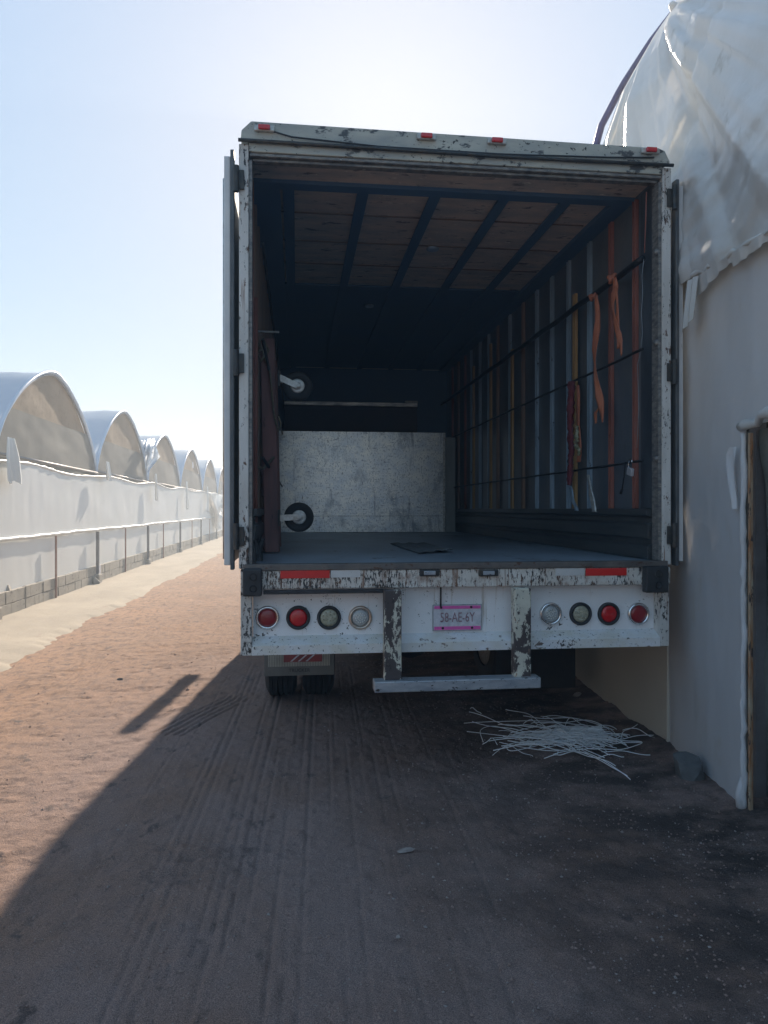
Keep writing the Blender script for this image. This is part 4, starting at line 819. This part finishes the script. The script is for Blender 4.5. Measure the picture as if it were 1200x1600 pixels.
    if k == 4:
        m_ = MB(); m_.box(XG + .05, XG + .06, cy - .15, cy + .12, zb + .95, zb + 1.2); m_.build('gable_patch', M_platew, G)
# bunched sheet draped over the far part of the wall
rows = []
for j in range(21):
    t_ = j / 20; row = []
    for i in range(25):
        s_ = i / 24; wv = 1 - .55 * t_ ** 1.5; y = 35.0 + 3.1 + (s_ - .5) * 6.0 * wv + .9 * t_
        z = 2.36 - 1.85 * t_ * (.35 + .65 * math.sin(math.pi * s_) ** .8)
        row.append((XW + .14 + .10 * math.sin(s_ * 26 + 3 * math.sin(t_ * 4)) * (.3 + .7 * t_) + .06 * math.sin(9 * t_ + s_ * 7), y, z))
    rows.append(row)
m_ = MB(); m_.grid(rows); tag(m_.build('draped_sheet', M_wplast, None, smooth=True), 'bunched pale sheet draped in folds over the far end of the plastic wall', 'sheet')

# ================================================================ RIGHT: PLASTIC-COVERED SHED
def xw(y): return float(np.interp(y, [0, 3.6, 4.68, 7.4, 14], [2.30, 2.36, 2.46, 2.62, 2.85]))
SH = empty('plastic_shed', (4.0, 4.5, 0), 'shed clad in stained white plastic on the right, with a doorway at the photo edge', 'shed')
def wsheet(y0, y1, z0, z1, name, m, amp, ny=90, nz=60, xo=0., par=SH):
    yy = np.linspace(y0, y1, ny); zz = np.linspace(z0, z1, nz); Yg, Zg = np.meshgrid(yy, zz, indexing='ij'); X0 = np.vectorize(xw)(Yg)
    X = X0 + xo + amp * (fbm(Yg * .9 + 3, Zg * .55, 3)) + amp * .2 * fbm(Yg * 5, Zg * 3.5, 3) + amp * .25 * np.sin((Yg * 1.6 + Zg * .6) * 5) * np.clip(vn(Yg * 1.5, Zg), 0, 1)
    return np_grid(name, X, Yg, Zg, m, par)
o = wsheet(3.66, 4.675, -.06, 3.06, 'side_sheet', M_side, .05)
wsheet(4.685, 7.4, -.06, 3.6, 'rear_side_sheet', M_beige, .03, 60, 30)
wsheet(7.4, 20, -.06, 3.6, 'rear_side_sheet', M_beige, .03, 40, 20)  # far stretch unseen behind the truck, raised to block a sun streak
wsheet(2.0, 3.66, 2.04, 3.06, 'over_door_sheet', M_side, .05)
wsheet(-8, 2.3, -.06, 3.06, 'near_side_sheet', M_side, .05)
m_ = MB(); m_.box(xw(4.68) - .004, xw(4.68) + .03, 4.668, 4.692, -.02, 3.3); m_.build('corner_batten', M_beige, SH, bevel=.004)
# purlin ribs and an added sheet that darkens the view through the doorway
m_ = MB()
for y in (2.3, 3.75, 5.0, 6.0): m_.box(xw(y) + .09, xw(y) + .15, y - .03, y + .03, -.05, 4.7)
m_.build('frame_posts', M_pipe, SH)
m_ = MB(); m_.box(2.85, 2.88, -8, 4.9, -.05, 2.2); m_.build('doorway_blackout', M_doordark, SH)
# doorway
yd = 3.63; xd = xw(yd)
m_ = MB(); m_.box(xd - .004, xd + .018, yd - .014, yd + .004, -.03, 2.0); m_.build('door_post', M_rustpost, SH, bevel=.004)
n = 46; pts = [(xd - .012 + random.uniform(-.006, .006), yd + .028 + random.uniform(-.005, .005), 0 + 2.0 * i / n) for i in range(n + 1)]
m_ = MB(); m_.tube(pts, [random.uniform(.012, .019) for _ in pts], 8); m_.build('edge_roll', M_side, SH, smooth=True)
pts = [(xd - .022 + random.uniform(-.014, .014), yd + .05 - .07 * i + random.uniform(-.008, .008), 2.035 + .008 * i + random.uniform(-.010, .016)) for i in range(20)]
m_ = MB(); m_.tube(pts, [random.uniform(.015, .038) for _ in pts], 9); m_.build('lintel_roll', M_tarp, SH, smooth=True)
m_ = MB(); rows = []
for j in range(12):
    t_ = j / 11; rows.append([(xd - .035 - .012 * math.sin(i * 1.3 + t_ * 4), yd + .055 + (i / 6) * (.045 + .05 * math.sin(math.pi * t_ ** .7)) , 1.93 - .33 * t_) for i in range(7)])
m_.grid(rows); m_.build('torn_flap', M_side, SH, smooth=True)
yy = np.linspace(2.2, 4.4, 110); zz = np.linspace(-.02, 2.03, 90); Yg, Zg = np.meshgrid(yy, zz, indexing='ij')
X = xw(3.2) + .16 + .035 * np.sin(Yg * 24 + 2 * np.sin(Zg * 2.5)) + .05 * fbm(Yg * 3, Zg * 2, 4)
np_grid('film_curtain', X, Yg, Zg, M_film, SH)
m_ = MB(); a_ = atX(1168, 1262, xd - .02); m_.tube([(xd - .01, yd + .04, 0.0), (xd - .02, yd + .05, .08), (xd, yd + .03, .2)], [.03, .025, .015], 10); m_.build('bunched_foot', M_side, SH, smooth=True)
# roof: curved cover with violet pipe at its far edge
prof = [(2.45, 2.97), (2.445, 3.5), (2.45, 4.1), (2.47, 4.55), (2.55, 4.86), (2.74, 5.22), (3.0, 5.62), (3.26, 5.96), (3.8, 6.45), (4.6, 6.9), (5.6, 7.1)]
pz = np.array(prof); seg = np.r_[0, np.cumsum(np.hypot(*np.diff(pz, axis=0).T))]
def pf(s): return np.interp(s, seg, pz[:, 0]), np.interp(s, seg, pz[:, 1])
SS = seg[-1]
ss = np.linspace(seg[0], SS, 50); yy = np.linspace(-8, 6.0, 30); Sg, Yg = np.meshgrid(ss, yy, indexing='ij'); Xp, Zp = pf(Sg)
np_grid('roof_cover', Xp + .08, Yg, Zp, mat('tan_roof_film', (.50, .46, .38), (.44, .40, .33), (2, 2, 2), .5, transl=.3, tcol=(.85, .76, .6)), SH)
ss = np.linspace(seg[3], SS, 40); m_ = MB(); m_.tube([(float(pf(s)[0]) + .02, 6.02, float(pf(s)[1])) for s in ss], .03, 10); m_.build('roof_pipe', M_purple, SH, smooth=True)
gp = [(float(a) + .13, float(b_)) for a, b_ in prof if a < 5.5] + [(5.6, 7.0), (5.6, 0), (2.70, 0)]
m_ = MB(); m_.prism(gp, 5.93, 5.95, lambda u, v, d: (u, d, v)); m_.build('end_gable', M_wplast, SH)
m_ = MB(); m_.box(5.62, 5.68, -8, 5.95, -.05, 7.0); m_.build('far_side', M_wplast, SH)
# the big tarpaulin thrown over the roof, gathered at a knot
sk = float(np.interp(5.34, pz[:, 1], seg)); yk = 5.22
NS, NY = 250, 300
v = np.linspace(0, 1, NS); yn = np.linspace(0, 1, NY); V, Yn = np.meshgrid(v, yn, indexing='ij')
S = V * (SS * .99)
# far edge: lower part reaches further along the wall, pinches in at the knot, then out again
ye = np.interp(S, [0, .6, 1.3, seg[3], seg[4] - .1, sk - .25, sk, sk + .3, sk + .9, SS], [5.78, 5.80, 5.80, 5.74, 5.60, 5.42, 5.27, 5.42, 5.5, 5.55])
ye = ye + .03 * fbm(S * 6, S * 0 + 4, 3)
Yt = 1.6 + (ye - 1.6) * Yn
Xp, Zp = pf(S)
dX = np.gradient(Xp, axis=0); dZ = np.gradient(Zp, axis=0); ln = np.hypot(dX, dZ); nx, nz = -dZ / ln, dX / ln
rr = np.hypot(Yt - yk, S - sk); ph = np.arctan2(S - sk, yk - Yt)       # 0 = toward the camera, negative = down
fold = np.zeros_like(S)
tri = lambda q: 1 - 4 * np.abs(q - np.floor(q) - .5)
pw = ph + .10 * np.sin(3 * ph + 1) + .05 * np.sin(7 * ph)
for n_, a_, p_ in ((1.9, .060, .15), (4.3, .024, .6), (9.1, .009, .2)):
    fold += a_ * tri(pw * n_ + p_)
fold *= np.clip(rr / .9, 0, 1) * np.clip(1.4 - rr * .22, .35, 1)
rc = np.random.default_rng(21)
for i_ in range(46):
    a0 = rc.uniform(-3.0, -.15); a0 += rc.normal(0, .03); r0_ = rc.uniform(.1, 1.2); wd_ = rc.uniform(.012, .035); am = rc.uniform(.008, .022) * rc.choice((1, 1, -1))
    dd = (ph - a0) * np.clip(rr, .05, 9) + .02 * vn(rr * 3, rr * 0 + i_)
    fold += am * np.exp(-np.abs(dd) / wd_) * np.clip((rr - r0_) / .3, 0, 1) * np.clip((r0_ + rc.uniform(.8, 3) - rr) / .5, 0, 1)
for i_ in range(70):
    y0_, s0_, th_ = rc.uniform(2.2, 5.6), rc.uniform(.0, 4.4), rc.normal(.7, .5); L_ = rc.uniform(.15, .8); wd_ = rc.uniform(.008, .025)
    if i_ > 35: s0_ = rc.uniform(0, .7); th_ = rc.normal(.28, .15)
    tt = (Yt - y0_) * -math.cos(th_) + (S - s0_) * math.sin(th_); dd = (Yt - y0_) * math.sin(th_) + (S - s0_) * math.cos(th_) + .02 * vn(tt * 4, tt * 0 + i_)
    fold += rc.uniform(.005, .018) * rc.choice((1, -1)) * np.exp(-np.abs(dd) / wd_) * np.clip(1 - np.abs(tt) / L_, 0, 1)
fold -= .06 * np.exp(-(rr / .16) ** 2)
# a deep diagonal valley from upper near side to lower far side
def lf(y0, s0, y1, s1, wdt, amp):
    dx, dy = y1 - y0, s1 - s0; L_ = math.hypot(dx, dy); t_ = ((Yt - y0) * dx + (S - s0) * dy) / L_ ** 2; d_ = ((Yt - y0) * dy - (S - s0) * dx) / L_ 
    return amp * np.clip(1 - np.abs(d_) / wdt, 0, 1) * np.clip(1.15 - np.abs(t_ - .5) * 1.4, 0, 1)
fold += lf(3.2, 2.9, 4.55, .75, .12, -.06)
low = np.clip(1 - S / .9, 0, 1)
q_ = S * 9 + (Yt - 4) * 2.6 + 2.2 * fbm(Yt * 1.1, S * 2, 2)
fold += low * (.032 * np.abs(np.sin(q_ * 1.15)) + .018 * np.abs(np.sin(q_ * 2.9 + 1 + vn(Yt * 2, S * 2) * 2)) + .006 * fbm(Yt * 5, S * 16, 3))
fold += .004 * fbm(Yt * 4, S * 4, 3) 
fold = fold * np.clip((ye - Yt) / .7, .06, 1) + .005
hem = .02 * np.sin(Yt * 3.1) + .02 * fbm(Yt * 3, Yt * 0, 2)
TP = empty('tarpaulin', (2.6, 4.0, 2.9), 'huge wrinkled dirty white tarpaulin thrown over the shed roof and gathered at a knot', 'tarpaulin')
XO = (np.interp(Yt, [0, 3.6, 4.68, 7.4], [2.30, 2.36, 2.46, 2.62]) - 2.46) * np.clip(1 - S / 3, 0, 1)
np_grid('tarp_sheet', Xp + nx * fold - .035 + XO, Yt, Zp + nz * fold + hem * np.clip(1 - S, 0, 1), M_tarp, TP)
n = 110; yy = np.linspace(1.6, 5.8, n)
m_ = MB(); m_.tube([(xw(y) - .055 + random.uniform(-.012, .012), y, 2.985 + .02 * math.sin(y * 3.1) + random.uniform(-.012, .012)) for y in yy], [random.uniform(.008, .020) for _ in yy], 7); m_.build('hem_roll', M_tarp, TP, smooth=True)
yy = np.linspace(1.6, 4.22, 260); rows = []
for j in range(9):
    t_ = j / 8; rows.append([(xw(y) - .072 + .010 * abs(math.sin(y * 17 + 2 * math.sin(y * 5))) * (.2 + t_) + .010 * t_, y,
        2.965 - t_ * (.075 + .035 * math.sin(y * 2.9 + .6) + .014 * (int(y * 7.3) % 3))) for y in yy])
m_ = MB(); m_.grid(rows); m_.build('hem_frill', M_tarp, TP, smooth=True)
rows = []
for j in range(10):
    t_ = j / 9; rows.append([(xw(4.1) - .085 - .012 * (i % 2) - .02 * t_, 4.05 + .030 * i + .02 * t_, 2.96 - .25 * t_ - (.012 * i if j == 9 else 0)) for i in range(5)])
MB().grid(rows).build('hem_tab', M_tarp, TP, solid=.004)
m_ = MB(); kx, kz = pf(sk); m_.lathe((float(kx) - .01, yk, float(kz) + .01), (-1, -.4, .5), [(-.04, .05), (.0, .04), (.03, .028), (.05, .022), (.06, .001)], 12); m_.build('knot', M_tarp, TP, smooth=True)
# ================================================================ HAZE
hz = MB(); hz.box(-640, 640, -640, 930, -1.6, 8.2)
hm = bpy.data.materials.new('flare_haze'); hm.use_nodes = True; hn = hm.node_tree; hn.nodes.clear()
pv = hn.nodes.new('ShaderNodeVolumePrincipled'); pv.inputs['Density'].default_value = .010; pv.inputs['Color'].default_value = (.80, .90, 1, 1); pv.inputs['Anisotropy'].default_value = .2  # haze thickened and tinted blue to stand in for lens flare
ho = hn.nodes.new('ShaderNodeOutputMaterial'); hn.links.new(pv.outputs[0], ho.inputs['Volume'])
tag(hz.build('haze', hm, at=(0, 0, 0)), kind='stuff', label='thin haze over the whole yard, tinted blue in place of lens flare', cat='haze')
